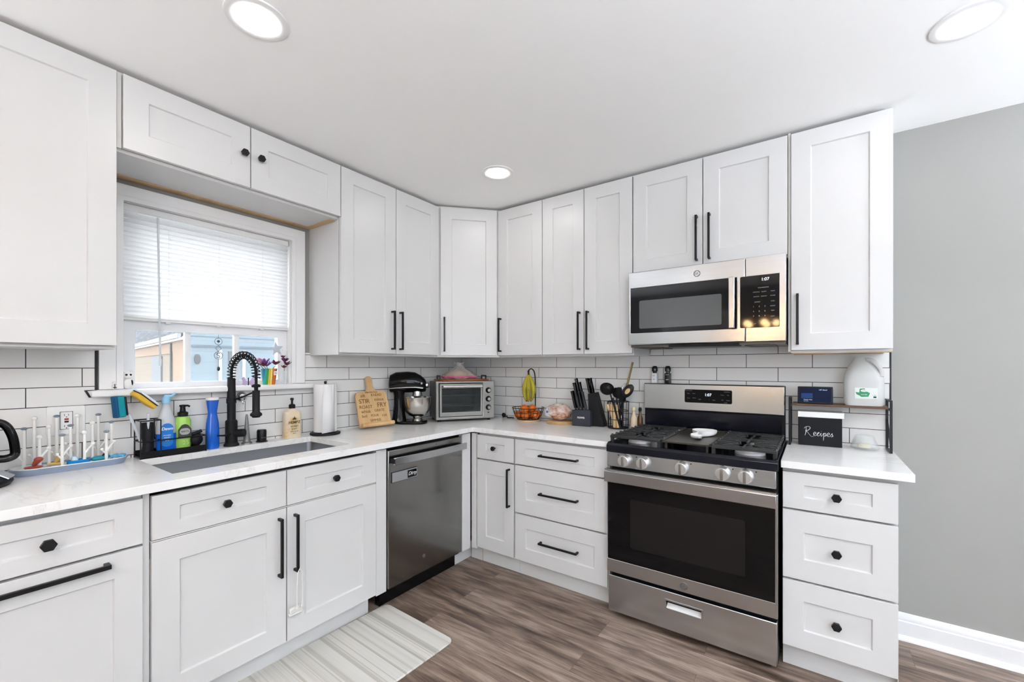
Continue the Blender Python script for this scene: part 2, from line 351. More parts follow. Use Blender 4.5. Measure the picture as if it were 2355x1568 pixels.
# invented white globe lamps out of view, added as fill light
GLOBE = mat('fill_globe',(250,248,244),.4,emit=(252,250,250),es=2)
def fill_globe_lamp(x,y,label):
    t = thing('fill_globe_lamp',label,'added fill lamp',(x,y,0))
    MB().lathe([(0,0),(.14,0),(.14,.015),(.01,.02)]).build('base',BLACK,t); MB().cyl((0,0,.02),(0,0,1.2),.01).build('pole',BLACK,t); MB().sphere((0,0,1.36),.17,u=28,v=18).build('globe_shade',GLOBE,t)
fill_globe_lamp(4.3,-1.5,'added unseen white globe fill lamp near the right wall of the room')
fill_globe_lamp(4.9,-4.3,'added unseen white globe fill lamp by the rear wall of the room')
UPL = mat('fill_uplight_glow',(250,248,244),.4,emit=(234,242,255),es=390)
UPL2 = mat('dim_fill_uplight_glow',(250,248,244),.4,emit=(234,242,255),es=95)
def torchiere(x,y,label,em=None):  # invented uplighters out of view, added to bounce light off the ceiling
    t = thing('fill_uplighter',label,'added fill lamp',(x,y,0))
    MB().lathe([(0,0),(.15,0),(.15,.015),(.01,.02)]).build('base',BLACK,t); MB().cyl((0,0,.02),(0,0,1.42),.012).build('pole',BLACK,t)
    MB().lathe([(.0,1.41),(.05,1.415),(.14,1.47),(.19,1.54),(.182,1.54),(.13,1.482),(.0,1.44)],n=36).build('bowl',mat('lamp_bowl',(225,222,215),.5),t)
    MB().lathe([(0,1.505),(.145,1.505),(.145,1.50),(0,1.50)],n=32).build('diffuser',em or UPL,t)
torchiere(.45,-4.2,'added unseen black torchiere fill uplighter in the left rear corner of the room',UPL2)
torchiere(4.2,-2.9,'added unseen black torchiere fill uplighter on the right side of the room')
torchiere(3.7,-3.9,'added unseen black torchiere fill uplighter in the middle of the rear wall')
torchiere(5.0,-.9,'added unseen black torchiere fill uplighter in the right corner of the room')
# invented window behind the camera; its glowing pane adds daylight fill
w2 = bpy.data.objects.new('fill_window_2',None); C.objects.link(w2); w2.location = (4.3,YM,1.1); struct(w2)
MB().slab([-.95,-.88,-.03,.03,.88,.95],[-.65,-.58,.85,.92],lambda i,j:not(j==1 and i in (1,3)),0,.03,'y').build('fill_window_frame',TRIM,w2)
MB().box(-.9,.9,.004,.008,-.6,.87).build('fill_window_glow',mat('daylight_fill_glow',(230,240,255),.2,emit=(225,238,255),es=3.5),w2)

# ------------------------------------------------------------ cabinets
TL = PI/2    # rotation of everything standing against the window wall: local +x runs along world +y, local -y faces the room
def shaker(parent, x0,x1,z0,z1, yf, fr=.077, frz=None, t=.02, name='door'):
    g = .0023; x0+=g; x1-=g; z0+=g; z1-=g; frz = frz or fr; rec = .009
    m = MB(); O = [(x0,z0),(x1,z0),(x1,z1),(x0,z1)]; I = [(x0+fr,z0+frz),(x1-fr,z0+frz),(x1-fr,z1-frz),(x0+fr,z1-frz)]
    J = [(a+sx*.003,b+sz*.003) for (a,b),(sx,sz) in zip(I,((1,1),(-1,1),(-1,-1),(1,-1)))]
    vs = [(a,yf,b) for a,b in O]+[(a,yf,b) for a,b in I]+[(a,yf+rec,b) for a,b in J]+[(a,yf+t,b) for a,b in O]
    fs = [(i,(i+1)%4,4+(i+1)%4,4+i) for i in range(4)]+[(4+i,4+(i+1)%4,8+(i+1)%4,8+i) for i in range(4)]+[(8,9,10,11)]
    fs += [(12+i,12+(i+1)%4,(i+1)%4,i) for i in range(4)]+[(15,14,13,12)]
    m._q(vs,fs); return m.build(name,WHITE,parent,bevel=.0012,seg=2)
def pull(parent, x, z, yf, L=.24, vert=True, s=.0055, name='handle'):
    m = MB(); h = L/2
    if vert:
        m.box(x-s,x+s,yf-.034,yf-.024,z-h,z+h)
        for q in (z-h,z+h-2*s): m.box(x-s,x+s,yf-.026,yf,q,q+2*s)
    else:
        m.box(x-h,x+h,yf-.034,yf-.024,z-s,z+s)
        for q in (x-h,x+h-2*s): m.box(q,q+2*s,yf-.026,yf,z-s,z+s)
    return m.build(name,BLACK,parent,bevel=.0012)
def knob(parent, x, z, yf, r=.0165):
    m = MB(); m.cyl((x,yf,z),(x,yf-.018,z),.006,n=12)
    m.prism([(x+r*math.cos(R(60*i)),z+r*math.sin(R(60*i))) for i in range(6)],yf-.03,yf-.017,'y')
    return m.build('knob',BLACK,parent,bevel=.001)
ZB, ZT = 1.387, 2.428
def upper(label, L0, L1, left, z0=ZB, doors=1, hs=None, kn=None, loc=None, rz=None, cz=2.438, fx=None, fz=None):
    """L0..L1 along the wall; left: on the window wall"""
    w = L1-L0
    t = thing('wall_cabinet',label,'cabinet',(0,L0,0) if left else (L0,0,0), TL if left else 0,'white shaker wall cabinets')
    t.location.z = z0
    box = MB().box(.0008,w-.0008,-.301,-.0,-.010,cz-z0); box.build('cabinet_box',WHITE,t,bevel=.001)
    n = doors
    for k in range(n):
        a, b = (w*k/n, w*(k+1)/n) if fx is None else (fx[k],fx[k+1])
        d = shaker(t,a,b,0,ZT-z0,-.329)
        if hs: pull(d,hs[k] if hs[k] is not None else 0,.148 if z0<1.6 else .147,-.329)
        if kn: knob(d,kn[k],z0*0+.147,-.329)
    return t
A = upper('tall single-door white wall cabinet left of the window',-2.78,-2.3235,True,doors=1,fx=[0,.4565],hs=[.03])
B = upper('short two-door white wall cabinet with hexagonal knobs above the window',-2.3225,-1.391,True,z0=2.1414,doors=2,fx=[.0135,.4665,.9315],kn=[.4335,.5055])
MB().box(.0,.0135,-.315,-.003,.002,.286).build('filler',INNER,B)
for (x0,x1,y0,y1) in ((.0,.93,-.050,-.004),(.897,.93,-.275,-.050)): MB().box(x0,x1,y0,y1,-.0145,-.0095).build('plywood_edge',PLY,B)
Cc = upper('two-door white wall cabinet right of the window over the paper towels',-1.391,-.632,True,doors=2,fx=[0,.383,.759],hs=[.349,.412])
# diagonal corner cabinet
t = thing('corner_wall_cabinet','diagonal single-door white wall cabinet in the corner above the toaster oven','cabinet',(0,0,ZB))
P0, P1 = Vector((.309,-.631)), Vector((.6135,-.309))
m = MB(); m.prism([(.0,.0),(.0,-.6305),(.309,-.6305),(.6135,-.309),(.6135,0)],-.010,2.438-ZB); m.build('cabinet_box',WHITE,t)
dv = Vector((.6148-.329,-.329+.631)); ang = math.atan2(dv.y,dv.x); Ld = dv.length
e = bpy.data.objects.new('door_hinge',None)
dd = shaker(t,.008,Ld-.006,0,ZT-ZB,0); dd.location = (.329,-.631,0); dd.rotation_euler = (0,0,ang); dd.location += Vector((math.sin(ang)*.002,-math.cos(ang)*.002,0))
pull(dd,.035,.148,0)
D = upper('narrow single-door white wall cabinet over the banana hanger',.6148,.9868,False,doors=1,hs=[.028])
E_ = upper('two-door white wall cabinet over the knife block and utensils',.9868,1.6035,False,doors=2,fx=[0,.3059,.6167],hs=[.277,.336])
F_ = upper('short two-door white wall cabinet above the microwave',1.6045,2.3693,False,z0=1.8503,doors=2,fx=[.001,.382,.7648],hs=[.353,.416])
G = upper('single-door white wall cabinet at the right end above the small rack',2.3795,2.7525,False,doors=1,hs=[.028])
for o,(x0,x1) in ((G,(-.0097,.0005)),): MB().box(x0,x1,-.316,-.002,-.005,2.438-ZB).build('filler',INNER,o)
m = MB().box(.003,.37,-.30,-.285,-.0135,-.0095).box(.003,.37,-.02,-.006,-.0135,-.0095); m.build('plywood_edge',PLY,G)

def base(label, L0, L1, left, zc=.868, gap=True):
    w = L1-L0
    t = thing('base_cabinet',label,'cabinet',(0,L0,0) if left else (L0,0,0), TL if left else 0,'white shaker base cabinets')
    MB().box(.0008,w-.0008,-.574,-.004,.105,zc).build('cabinet_box',WHITE,t)
    MB().box(.0,w,-.532,-.515,.0,.105).build('toe_kick',WHITE,t)
    return t
YF = -.603
c1 = base('white base cabinet left of the sink, its door with a long horizontal pull',-2.77,-2.3135,True)
d = shaker(c1,0,.4555,.704,.862,YF,.072,.05,name='drawer'); knob(d,.230,.781,YF,.0185)
d = shaker(c1,0,.4555,.113,.70,YF,.072,.083); pull(d,.2,.668,YF,.335,False,.007)
c2 = base('white sink base cabinet with two drawers over two doors under the sink',-2.2945,-1.363,True,zc=.635)
for a,b,kx in ((0,.4655,.228),(.4655,.9315,.690)):
    d = shaker(c2,a,b,.704,.862,YF,.08,.05,name='drawer'); knob(d,kx,.781,YF,.0165)
for a,b,kx in ((0,.4655,.4315),(.4655,.9315,.4995)):
    d = shaker(c2,a,b,.113,.70,YF,.08,.083); pull(d,kx,.538,YF,.25)
MB().box(.933,.9975,-.598,-.004,.105,.868).build('filler',WHITE,c2); MB().box(-.0185,-.0005,-.585,-.004,.105,.868).build('filler',WHITE,c2)
MB().box(.0,.93,-.601,-.581,.70,.7035).build('rail',WHITE,c2)
# child lock hanging on the sink door pull
t = thing('child_safety_lock','white loop child safety lock hanging from the right sink door pull','cabinet lock',(.646,-1.794,.26))
M1 = mat('lock_white',(228,228,224),.4)
MB().tube([(-.002,-.011,.0),(-.001,-.012,.08),(0,-.009,.155),(0,0,.172),(0,.009,.155),(0,.012,.08),(-.002,.011,0)],.0024,8).build('cord_loop',M1,t)
MB().box(-.028,-.012,-.036,.02,-.02,.004).box(-.03,-.014,-.038,.022,-.03,-.018).build('lock_body',M1,t,bevel=.004)
MB().cyl((-.014,-.011,.002),(-.002,-.011,.006),.006,n=12).cyl((-.014,.011,.002),(-.002,.011,.006),.006,n=12).build('cord_guide',M1,t)
# corner filler + right run
c0 = thing('corner_filler_panel','white filler panel in the inside corner beside the dishwasher','cabinet panel',(.603,-.60,.1),0)
MB().box(-.45,0,-.096,-.0165,.004,.768).box(.0,.037,-.003,.016,.004,.768).build('panel',WHITE,c0)
MB().box(-.06,.037,.066,.085,-.1,.004).box(-.09,-.071,-.095,.085,-.1,.004).build('toe_kick',WHITE,c0)
YR = -.597
def rbase(label,L0,L1):
    w = L1-L0
    t = thing('base_cabinet',label,'cabinet',(L0,0,0),0,'white shaker base cabinets')
    MB().box(.0008,w-.0008,-.568,-.004,.105,.868).build('cabinet_box',WHITE,t)
    MB().box(.0,w,-.532,-.515,.0,.105).build('toe_kick',WHITE,t); return t
c3 = rbase('narrow white base cabinet with one drawer and one door in the corner',.6442,.9436)
d = shaker(c3,0,.2994,.704,.862,YR,.072,.05,name='drawer'); knob(d,.150,.785,YR,.0155)
d = shaker(c3,0,.2994,.113,.70,YR,.072,.085); pull(d,.266,.55,YR,.24)
c4 = rbase('white three-drawer base cabinet with horizontal black pulls left of the range',.9446,1.5716)
for z0,z1,fz,zh in ((.704,.862,.05,.781),(.405,.70,.088,.553),(.113,.401,.08,.262)):
    d = shaker(c4,.005,.619,z0,z1,YR,.0775,fz,name='drawer'); pull(d,.319,zh,YR,.252,False)
MB().box(.60,.6262,-.588,-.004,.105,.868).build('filler',INNER,c4)
c5 = rbase('white three-drawer base cabinet with hexagonal knobs right of the range',2.3594,2.7377)
for z0,z1,fz,zh in ((.704,.862,.05,.779),(.405,.70,.088,.552),(.113,.401,.08,.261)):
    d = shaker(c5,0,.3783,z0,z1,YR,.0755,fz,name='drawer'); knob(d,.187,zh,YR,.0175)
MB().box(.3770,.3788,-.575,-.004,.0,.105).build('side_panel',WHITE,c5)

# ------------------------------------------------------------ countertops and sink
CT = .908
xs = [.0,.105,.505,.627,1.576]; ys = [-2.8,-2.205,-1.44,-.618,0.0]
ct = MB().slab(xs,ys,lambda i,j:(i<3 and not(i==1 and j==1)) or j==3,.878,CT).build('countertop',QUARTZ,bevel=.0015)
tag(ct,'L-shaped white quartz countertop with faint grey veins around the sink and corner','countertop')
ct2 = MB().box(2.356,2.7797,-.618,0,.878,CT).build('countertop',QUARTZ,bevel=.0015)
tag(ct2,'short white quartz countertop right of the range','countertop')
sk = thing('kitchen_sink','undermount grey stainless steel sink set in the countertop','sink',(.305,-1.8225,.878))
m = MB(); zb = -.22
for (a,b,k) in ((.206,.3885,0.0),):
    r0 = rrect(2*a,2*b,.03,6); r1 = rrect(2*a-.02,2*b-.02,.03,6); n = len(r0)
    vs = [(x,y,0) for x,y in r0]+[(x,y,zb+.03) for x,y in r1]+[(x*.9,y*.95,zb) for x,y in r1]
    vs += [(x*1.06,y*1.03,0) for x,y in r0]+[(x*1.06,y*1.03,zb-.01) for x,y in r0]
    fs = [(i,(i+1)%n,n+(i+1)%n,n+i) for i in range(n)]+[(n+i,n+(i+1)%n,2*n+(i+1)%n,2*n+i) for i in range(n)]+[tuple(range(2*n,3*n))]
    fs += [(3*n+i,3*n+(i+1)%n,(i+1)%n,i) for i in range(n)]+[(4*n+i,4*n+(i+1)%n,3*n+(i+1)%n,3*n+i) for i in range(n)]+[tuple(range(4*n,5*n))]
    m._q(vs,fs)
m.build('basin',SINKM,sk)
MB().lathe([(0,.006),(.02,.004),(.045,.007),(.055,.002)],(0,0,zb)).build('drain',CHROME,sk)

# ------------------------------------------------------------ dishwasher
dw = thing('dishwasher','dark stainless dishwasher with a bar handle left of the corner','dishwasher',(0,-1.2965,0),TL)
MB().box(.0,.5965,-.575,-.03,.09,.868).build('tub',BLACKP,dw)
MB().box(.0,.5965,-.54,-.5,.004,.112).build('toe_panel',GLOSSB,dw)
MB().box(.0035,.588,-.610,-.575,.114,.858).build('door',SLATE,dw,bevel=.004)
pts = [(.02+.58*i/16, -.645-.012*math.sin(PI*i/16)) for i in range(17)]
m = MB(); vs = [];
for (x,y) in pts: vs += [(x,y,.781),(x,y,.821),(x,y+.012,.821),(x,y+.012,.781)]
m._q(vs,[(4*i+a,4*i+(a+1)%4,4*i+4+(a+1)%4,4*i+4+a) for i in range(16) for a in range(4)]+[(0,1,2,3),(67,66,65,64)])
m.build('handle',STEEL,dw,bevel=.002)
for x in (.014,.572): MB().box(x,x+.014,-.645,-.610,.79,.815).build('handle_mount',MATTEB,dw,bevel=.002)
MB().cyl((.36,-.6105,.842),(.36,-.609,.842),.003,n=12).build('indicator',BLACKP,dw)
MB().cyl((.26,-.6112,.205),(.26,-.6095,.205),.011,n=24).build('badge',STEEL,dw)
mg = thing('dishwasher_magnet','silver sliding magnet sign reading dirty on the dishwasher door','magnet',(.6102,-1.182,.709),TL)
MB().box(-.088,.088,-.006,0,-.026,.026).build('plate',mat('magnet_silver',(175,177,180),.3,.7),mg,bevel=.001)
MB().box(-.09,.09,-.0045,-.001,-.0285,.0285).build('frame',mat('magnet_frame',(40,40,42),.4),mg)
MB().box(.018,.082,-.008,-.006,-.021,.021).build('sign',GLOSSB,mg)
text('Dirty',.028,WHITET,mg,(.05,-.0084,.001),(PI/2,0,R(0)),shear=.35)

# ------------------------------------------------------------ range
rg = thing('gas_range','stainless gas range with black cooktop and griddle between the white cabinets','stove',(1.965,0,0))
X0, X1 = -.384, .384
MB().box(X0+.006,X1-.004,-.60,-.035,.02,.902).build('body',MATTEB,rg)
for x in (X0+.03,X1-.05):
    for y in (-.57,-.12): MB().cyl((x+.01,y,0),(x+.01,y,.025),.018,n=12).build('foot',BLACKP,rg)
MB().box(X0+.015,X1-.005,-.615,-.59,.035,.90).build('front_frame',MATTEB,rg)
# warming drawer
m = MB(); m.slab([X0+.008,-.083,.083,X1-.004],[.034,.134,.178,.22],lambda i,j:not(i==1 and j==1),-.650,-.615,'y'); dr = m.build('drawer',STEELV,rg,bevel=.003)
m = MB().box(-.083,.083,-.625,-.618,.134,.178); m.build('handle_recess',MATTEB,dr)
m = MB(); m.slab([-.086,-.08,.08,.086],[.131,.137,.175,.181],lambda i,j:not(i==1 and j==1),-.6525,-.648,'y'); m.build('recess_trim',STEEL,dr)
MB().prism([(-.6495,.138),(-.6495,.1405),(-.627,.155),(-.627,.150)],-.079,.079,'x').build('recess_grip',WHITEP,dr)
# oven door
dz0, dz1 = .237, .765
m = MB(); m.slab([X0,X0+.004,X1-.012,X1-.002],[dz0,.304,.706,dz1],lambda i,j:not(i==1 and j==1),-.650,-.618,'y'); od = m.build('oven_door',STEEL,rg,bevel=.002)
MB().box(X0+.004,X1-.012,-.6485,-.618,.304,.706).build('door_glass',GLOSSB,od)
MB().prism(rrect(.52,.25,.012,4,.0,.507),-.6489,-.6484,'y').build('oven_window',mat('oven_window_dots',(23,22,21),.15,spec=.3),od)
# handle: flat bar with slots above it
MB().box(X0+.001,X1-.004,-.694,-.682,.716,.772).build('handle',STEEL,od,bevel=.003)
m = MB(); vs=[X0+.03,-.3,-.285,-.2,-.185,-.0,.02,.2,.22,.32,X1-.03]
m.slab([X0]+vs+[X1-.006],[-.682,-.672,-.660,-.65],lambda i,j:not(j==1 and i in (1,3,5,7,9)),.772,.780,'z'); m.build('handle_bracket',STEEL,od)
def emblem(parent, x, y, z, r, mt):
    m = MB(); m.tube([(x+r*math.cos(2*PI*i/28),y,z+r*math.sin(2*PI*i/28)) for i in range(28)],r*.08,6,True)
    m.tube([(x-r*.55+r*.32*math.cos(a)+.1*r,y,z+r*.32*math.sin(a)) for a in [R(40+i*28) for i in range(11)]]+[(x-r*.4,y,z)],r*.06,6)
    m.tube([(x+r*.62*math.cos(a)*.55+r*.28,y,z+r*.42*math.sin(a)) for a in [R(60+i*26) for i in range(10)]],r*.06,6)
    m.tube([(x+r*.05,y,z),(x+r*.5,y,z+r*.06)],r*.06,6)
    for k in range(4): m.tube([(x+r*.86*math.cos(a),y,z+r*.86*math.sin(a)) for a in [R(90*k+10+i*12) for i in range(6)]],r*.05,6)
    return m.build('emblem',mt,parent)
EMB = mat('emblem_grey',(120,118,116),.35,.8)
MB().cyl((.002,-.6515,.268),(.002,-.649,.268),.017,n=32).build('emblem_disc',mat('emblem_disc',(150,148,146),.35,.9),od)
emblem(od,.002,-.652,.268,.0155,EMB)
# control panel
m = MB(); m.prism([(-.615,.79),(-.655,.79),(-.650,.865),(-.61,.872)],X0+.002,X1-.008,'x'); cp = m.build('control_panel',STEEL,rg,bevel=.003)
for i,x in enumerate((-.285,-.190,-.006,.171,.262)):
    k = bpy.data.objects.new('burner_knob',None)
    m = MB(); m.lathe([(.0,.034),(.024,.034),(.0275,.031),(.028,.012),(.032,.0)],n=32,rot=Matrix.Rotation(PI/2,3,'X'))
    kb = m.build('burner_knob',mat('knob_silver',(214,212,209),.3,.75),cp,loc=(x,-.652,.829))
    MB().box(-.0055,.0055,-.044,-.033,-.025,.025).build('knob_grip',mat('knob_grip',(150,147,143),.3,.9),kb,bevel=.0015)
    MB().box(-.0018,.0018,-.0352,-.034,.0,.0).build('mark',BLACKP,kb) if False else None
    m = MB(); m.cyl((x+.04 if x>-.1 else x-.036,-.6525,.852),(x+.04 if x>-.1 else x-.036,-.6535,.852),.0028,n=10)
    m.cyl((x,-.6518,.862),(x,-.6525,.862),.0022,n=10); m.build('burner_mark',BLACKP,cp)
# cooktop
m = MB(); m.prism([(-.66,.866),(-.66,.9),(-.645,.911),(-.62,.904),(-.075,.904),(-.075,.866)],X0,X1,'x'); m.build('cooktop',ENAMEL,rg,bevel=.002)
MB().box(X0,X0+.012,-.645,-.06,.895,.915).box(X1-.012,X1,-.645,-.06,.895,.915).build('cooktop_edge',ENAMEL,rg,bevel=.004)
def burner(x,y,r):
    b = MB().lathe([(r*1.3,.0),(r*1.25,.008),(r*.95,.012),(r*.95,.018)],(x,y,.904)).build('burner',mat('burner_alu',(200,200,202),.4,.6),rg)
    MB().lathe([(0,.028),(r*.7,.028),(r*.85,.025),(r*.85,.018)],(x,y,.904)).build('burner_cap',IRON,b)
for x,y,r in ((-.262,-.50,.045),(-.262,-.22,.035),(.262,-.50,.05),(.262,-.22,.033),(0,-.36,.04)): burner(x,y,r)
def grate(x0,x1):
    m = MB(); zt = .946; y0,y1 = -.618,-.098; s = .0055
    def bar(a,b,w=s,h=.008):
        a,b = Vector(a),Vector(b); d=(b-a).normalized(); p=Vector((-d.y,d.x,0))*w
        m._q([tuple(a-p),tuple(a+p),tuple(b+p),tuple(b-p)]+[tuple(q-Vector((0,0,h*1.6))) for q in (a-p,a+p,b+p,b-p)],[(0,1,2,3),(7,6,5,4),(0,4,5,1),(1,5,6,2),(2,6,7,3),(3,7,4,0)])
    zt2 = zt
    bar((x0,y0,zt),(x1,y0,zt)); bar((x0,y1,zt),(x1,y1,zt)); bar((x0+s,y0,zt),(x0+s,y1,zt)); bar((x1-s,y0,zt),(x1-s,y1,zt)); xc=(x0+x1)/2; ym=(y0+y1)/2
    bar((x0,ym,zt),(x1,ym,zt))
    for cy in ((y0+ym)/2,(ym+y1)/2):
        for dx in (-1,1):
            bar((xc+dx*.035,cy,zt+.002),(x0 if dx<0 else x1,cy,zt+.002))
        for dy in (-1,1): bar((xc,cy+dy*.03,zt+.002),(xc,cy+dy*.125,zt+.002))
        for (dx,dy) in ((1,1),(1,-1),(-1,1),(-1,-1)): bar((xc+dx*.03,cy+dy*.03,zt+.002),(xc+dx*.085,cy+dy*.1,zt+.002),.0045)
    n = 9
    for k in range(n):
        y = y0+.018+(y1-y0-.036)*k/(n-1); dmin = min(abs(y-(y0+ym)/2),abs(y-(ym+y1)/2))
        if dmin > .105: bar((x0,y,zt+.003),(x1,y,zt+.003),.0048)
        else:
            l = .055+.055*min(1,dmin/.09)
            for xa,xb in ((x0,x0+l),(x1-l,x1)): bar((xa,y,zt+.003),(xb,y,zt+.003),.0048)
    for x in (x0+.004,x1-.004):
        for k in range(n): m.sphere((x,y0+.018+(y1-y0-.036)*k/(n-1),zt-.001),.0085,u=8,v=6)
    for x in (x0+.008,x1-.008):
        for y in (y0+.008,ym,y1-.008): m.box(x-.008,x+.008,y-.008,y+.008,.904,zt-.01)
    return m.build('burner_grate',IRON,rg,bevel=.0012,seg=1)
grate(-.378,-.117); grate(.117,.378)
gr = MB(); gr.slab([-.113,-.105,.105,.113],[-.61,-.60,-.135,-.125],lambda i,j:True,.934,.941).box(-.113,-.105,-.61,-.125,.94,.9475).box(.105,.113,-.61,-.125,.94,.9475).box(-.105,.105,-.133,-.125,.94,.9475)
for x in (-.10,.09):
    for y in (-.60,-.15): gr.box(x,x+.01,y,y+.01,.904,.936)
GRID = mat('griddle_iron',(62,58,50),.32,.3); two_tone(GRID,9,[(.35,(38,36,33)),(.65,(66,61,52))]); gr.build('griddle',GRID,rg)
# backguard
MB().box(X0+.006,X1-.004,-.055,-.014,.90,1.205).build('backguard_frame',MATTEB,rg,bevel=.004)
MB().prism([(-.055,.93),(-.068,.93),(-.068,1.04),(-.055,1.04)],X0+.018,X1-.02,'x').build('rear_vent_panel',ENAMEL,rg,bevel=.002)
m = MB(); m.prism([(-.055,1.049),(-.078,1.049),(-.070,1.200),(-.064,1.207),(-.055,1.207)],X0+.006,X1-.006,'x'); bgd = m.build('backguard',STEEL,rg,bevel=.003)
m = MB(); m.prism(rrect(.256,.078,.008,4,-.002,1.135),-.0775,-.070,'y'); pn = m.build('display_panel',mat('display_black',(9,10,12),.3,spec=.15),rg)
LED = mat('display_white',(235,245,255),.5,emit=(230,240,255),es=.9)
text('1:07',.022,LED,pn,(.0,-.0779,1.144))
DIM = mat('panel_print',(120,124,130),.6)
for (x,z,s,q) in ((-.108,1.167,.006,'CONVECTION'),(-.108,1.150,.0075,'Bake'),(-.078,1.150,.0075,'Broil'),(-.108,1.122,.0075,'Clean'),(-.076,1.124,.0075,'Warm'),(-.045,1.117,.0075,'Light'),(-.018,1.117,.008,'-'),(.006,1.117,.008,'+'),(.032,1.115,.0075,'Start'),(.076,1.117,.0075,'Off'),(.106,1.116,.0075,'Clock'),(.076,1.146,.0075,'Timer'),(.106,1.146,.0075,'Set'),(.100,1.164,.006,'CONTROLS'),(.094,1.102,.006,'LOCK')):
    text(q,s,DIM,pn,(x,-.0779,z))

# spoon rest, shakers
sr = thing('spoon_rest','white ceramic spoon rest lying on the griddle','spoon rest',(1.99,-.36,.9415))
out = [(-.026,-.150),(.018,-.152),(.026,-.12),(.012,-.085),(.010,-.04),(.024,-.01),(.055,.02),(.066,.06),(.052,.098),(.0,.115),(-.048,.098),(-.066,.06),(-.052,.02),(-.026,-.01),(-.012,-.04),(-.014,-.085),(-.034,-.12)]
def blob(out,z0,z1,inset=.008):
    m = MB(); n=len(out); cx=sum(p[0] for p in out)/n; cy=sum(p[1] for p in out)/n
    def sc(k): return [((x-cx)*k+cx,(y-cy)*k+cy) for x,y in out]
    vs=[]; 
    for k,z in ((.85,z0),(1.0,z0+(z1-z0)*.6),(1.02,z1),(.93,z1),(.8,z0+(z1-z0)*.45)): vs += [(x,y,z) for x,y in sc(k)]
    fs=[(r*n+i,r*n+(i+1)%n,(r+1)*n+(i+1)%n,(r+1)*n+i) for r in range(4) for i in range(n)]+[tuple(range(n)),tuple(range(4*n,5*n))]
    m._q(vs,fs); return m
o = blob(out,0,.030).build('dish',WHITEP,sr); md=o.modifiers.new('s','SUBSURF'); md.levels=md.render_levels=2
def shaker_pot(x,mt,lab,lid):
    t = thing('salt_shaker' if 'salt' in lab else 'pepper_grinder',lab,'shaker',(x,-.042,1.207))
    MB().prism(rrect(.036,.036,.007),0,.062).build('jar',mt,t,bevel=.002)
    MB().lathe([(.012,.062),(.012,.07),(.018,.073),(.0185,.093),(.012,.106),(0,.108)]).build('cap',lid,t)
    return t
sh = shaker_pot(1.646,mat('shaker_white',(222,224,226),.25),'square white salt shaker with a dark cap on the range back',mat('smoke_cap',(50,52,50),.15,.6))
text('SALT',.008,mat('ink',(60,62,66),.6),sh,(0,-.0186,.045)); text('sea',.010,MATS['ink'],sh,(0,-.0186,.024),shear=.3)
sh = shaker_pot(1.727,mat('shaker_black',(22,22,25),.15),'square black pepper grinder on the range back, right of the white shaker',mat('smoke_cap2',(58,64,58),.12,.7))
text('PEPPER',.006,WHITET,sh,(0,-.0186,.052)); text('black',.008,WHITET,sh,(0,-.0186,.022),shear=.3)

# ------------------------------------------------------------ microwave
mw = thing('microwave_oven','over-the-range stainless microwave with a black glass door','microwave',(1.986,0,1.432))
MB().box(-.378,.378,-.372,-.02,.004,.408).build('case',mat('micro_case',(70,70,70),.45,.4),mw)
mx0,mx1,my = -.3785,.379,-.408
m = MB(); m.slab([mx0,mx0+.014,.172,.2105],[0,.068,.318,.41],lambda i,j:not(j==1 and i==1),my,-.374,'y'); dr = m.build('door',STEEL,mw,bevel=.004)
MB().prism([(x,z) for x,z in rrect(.534,.25,.006,3,-.098,.193)],my-.0012,-.376,'y').build('door_glass',GLOSSB,dr)
MB().prism(rrect(.42,.156,.008,4,-.105,.168),my-.0018,my-.001,'y').build('door_window',mat('micro_window',(82,84,84),.14,.0),dr)
MB().box(.140,.168,my-.034,my-.020,.066,.320).build('handle',STEEL,dr,bevel=.004)
for z in (.07,.302): MB().box(.144,.164,my-.022,my,z,z+.014).build('handle_mount',STEEL,dr)
emblem(dr,-.012,my-.0012,.362,.0155,EMB)
m = MB(); m.slab([.2125,.216,.352,mx1],[0,.068,.318,.41],lambda i,j:not(j==1 and i==1),my,-.374,'y'); cpn = m.build('control_frame',STEEL,mw,bevel=.004)
pn = MB().prism(rrect(.164,.252,.006,3,.270,.193),my-.0008,-.376,'y').build('control_glass',GLOSSB,mw)
yt = my-.0012
text('1:07',.020,LED,pn,(.295,yt,.297))
DIM2 = mat('keypad_print',(150,155,162),.6)
for (x,z,s,q) in ((.287,.258,.0065,'CONVENIENCE'),(.258,.238,.006,'POPCORN'),(.290,.238,.006,'REHEAT'),(.326,.238,.006,'COOK'),(.258,.216,.006,'POTATO'),(.290,.216,.006,'DEFROST'),(.326,.216,.006,'POWER'),(.262,.190,.0065,'EXPRESS'),(.326,.190,.006,'TIMER'),(.326,.167,.006,'CLOCK'),(.326,.145,.006,'VENT')):
    text(q,s,DIM2,pn,(x,yt,z))
for r_ in range(4):
    for c_ in range(3):
        q = str(r_*3+c_+1) if r_<3 else ('','0','')[c_]
        if q: text(q,.0095,DIM2,pn,(.246+.024*c_,yt,.168-.023*r_))
text('START',.0065,DIM2,pn,(.326,yt,.09)); text('OFF',.0065,DIM2,pn,(.252,yt,.085)); text('LIGHT',.006,DIM2,pn,(.326,yt,.118))
m = MB(); m.box(-.376,.376,-.37,-.03,-.012,.004); m.build('underside',mat('micro_under',(105,104,100),.4,.7),mw)
m = MB(); m.box(-.16,.18,-.39,-.30,-.016,-.004); m.build('intake_vent',MATTEB,mw)
m = MB()
for x in (-.34,.20):
    m = MB()
    for k in range(8): m.box(x,x+.13,-.34+.03*k,-.325+.03*k,-.0165,-.012)
    m.box(x,x+.004,-.34,-.115,-.0165,-.012); m.build('filter',mat('filter_alu',(90,88,84),.4,.8),mw)

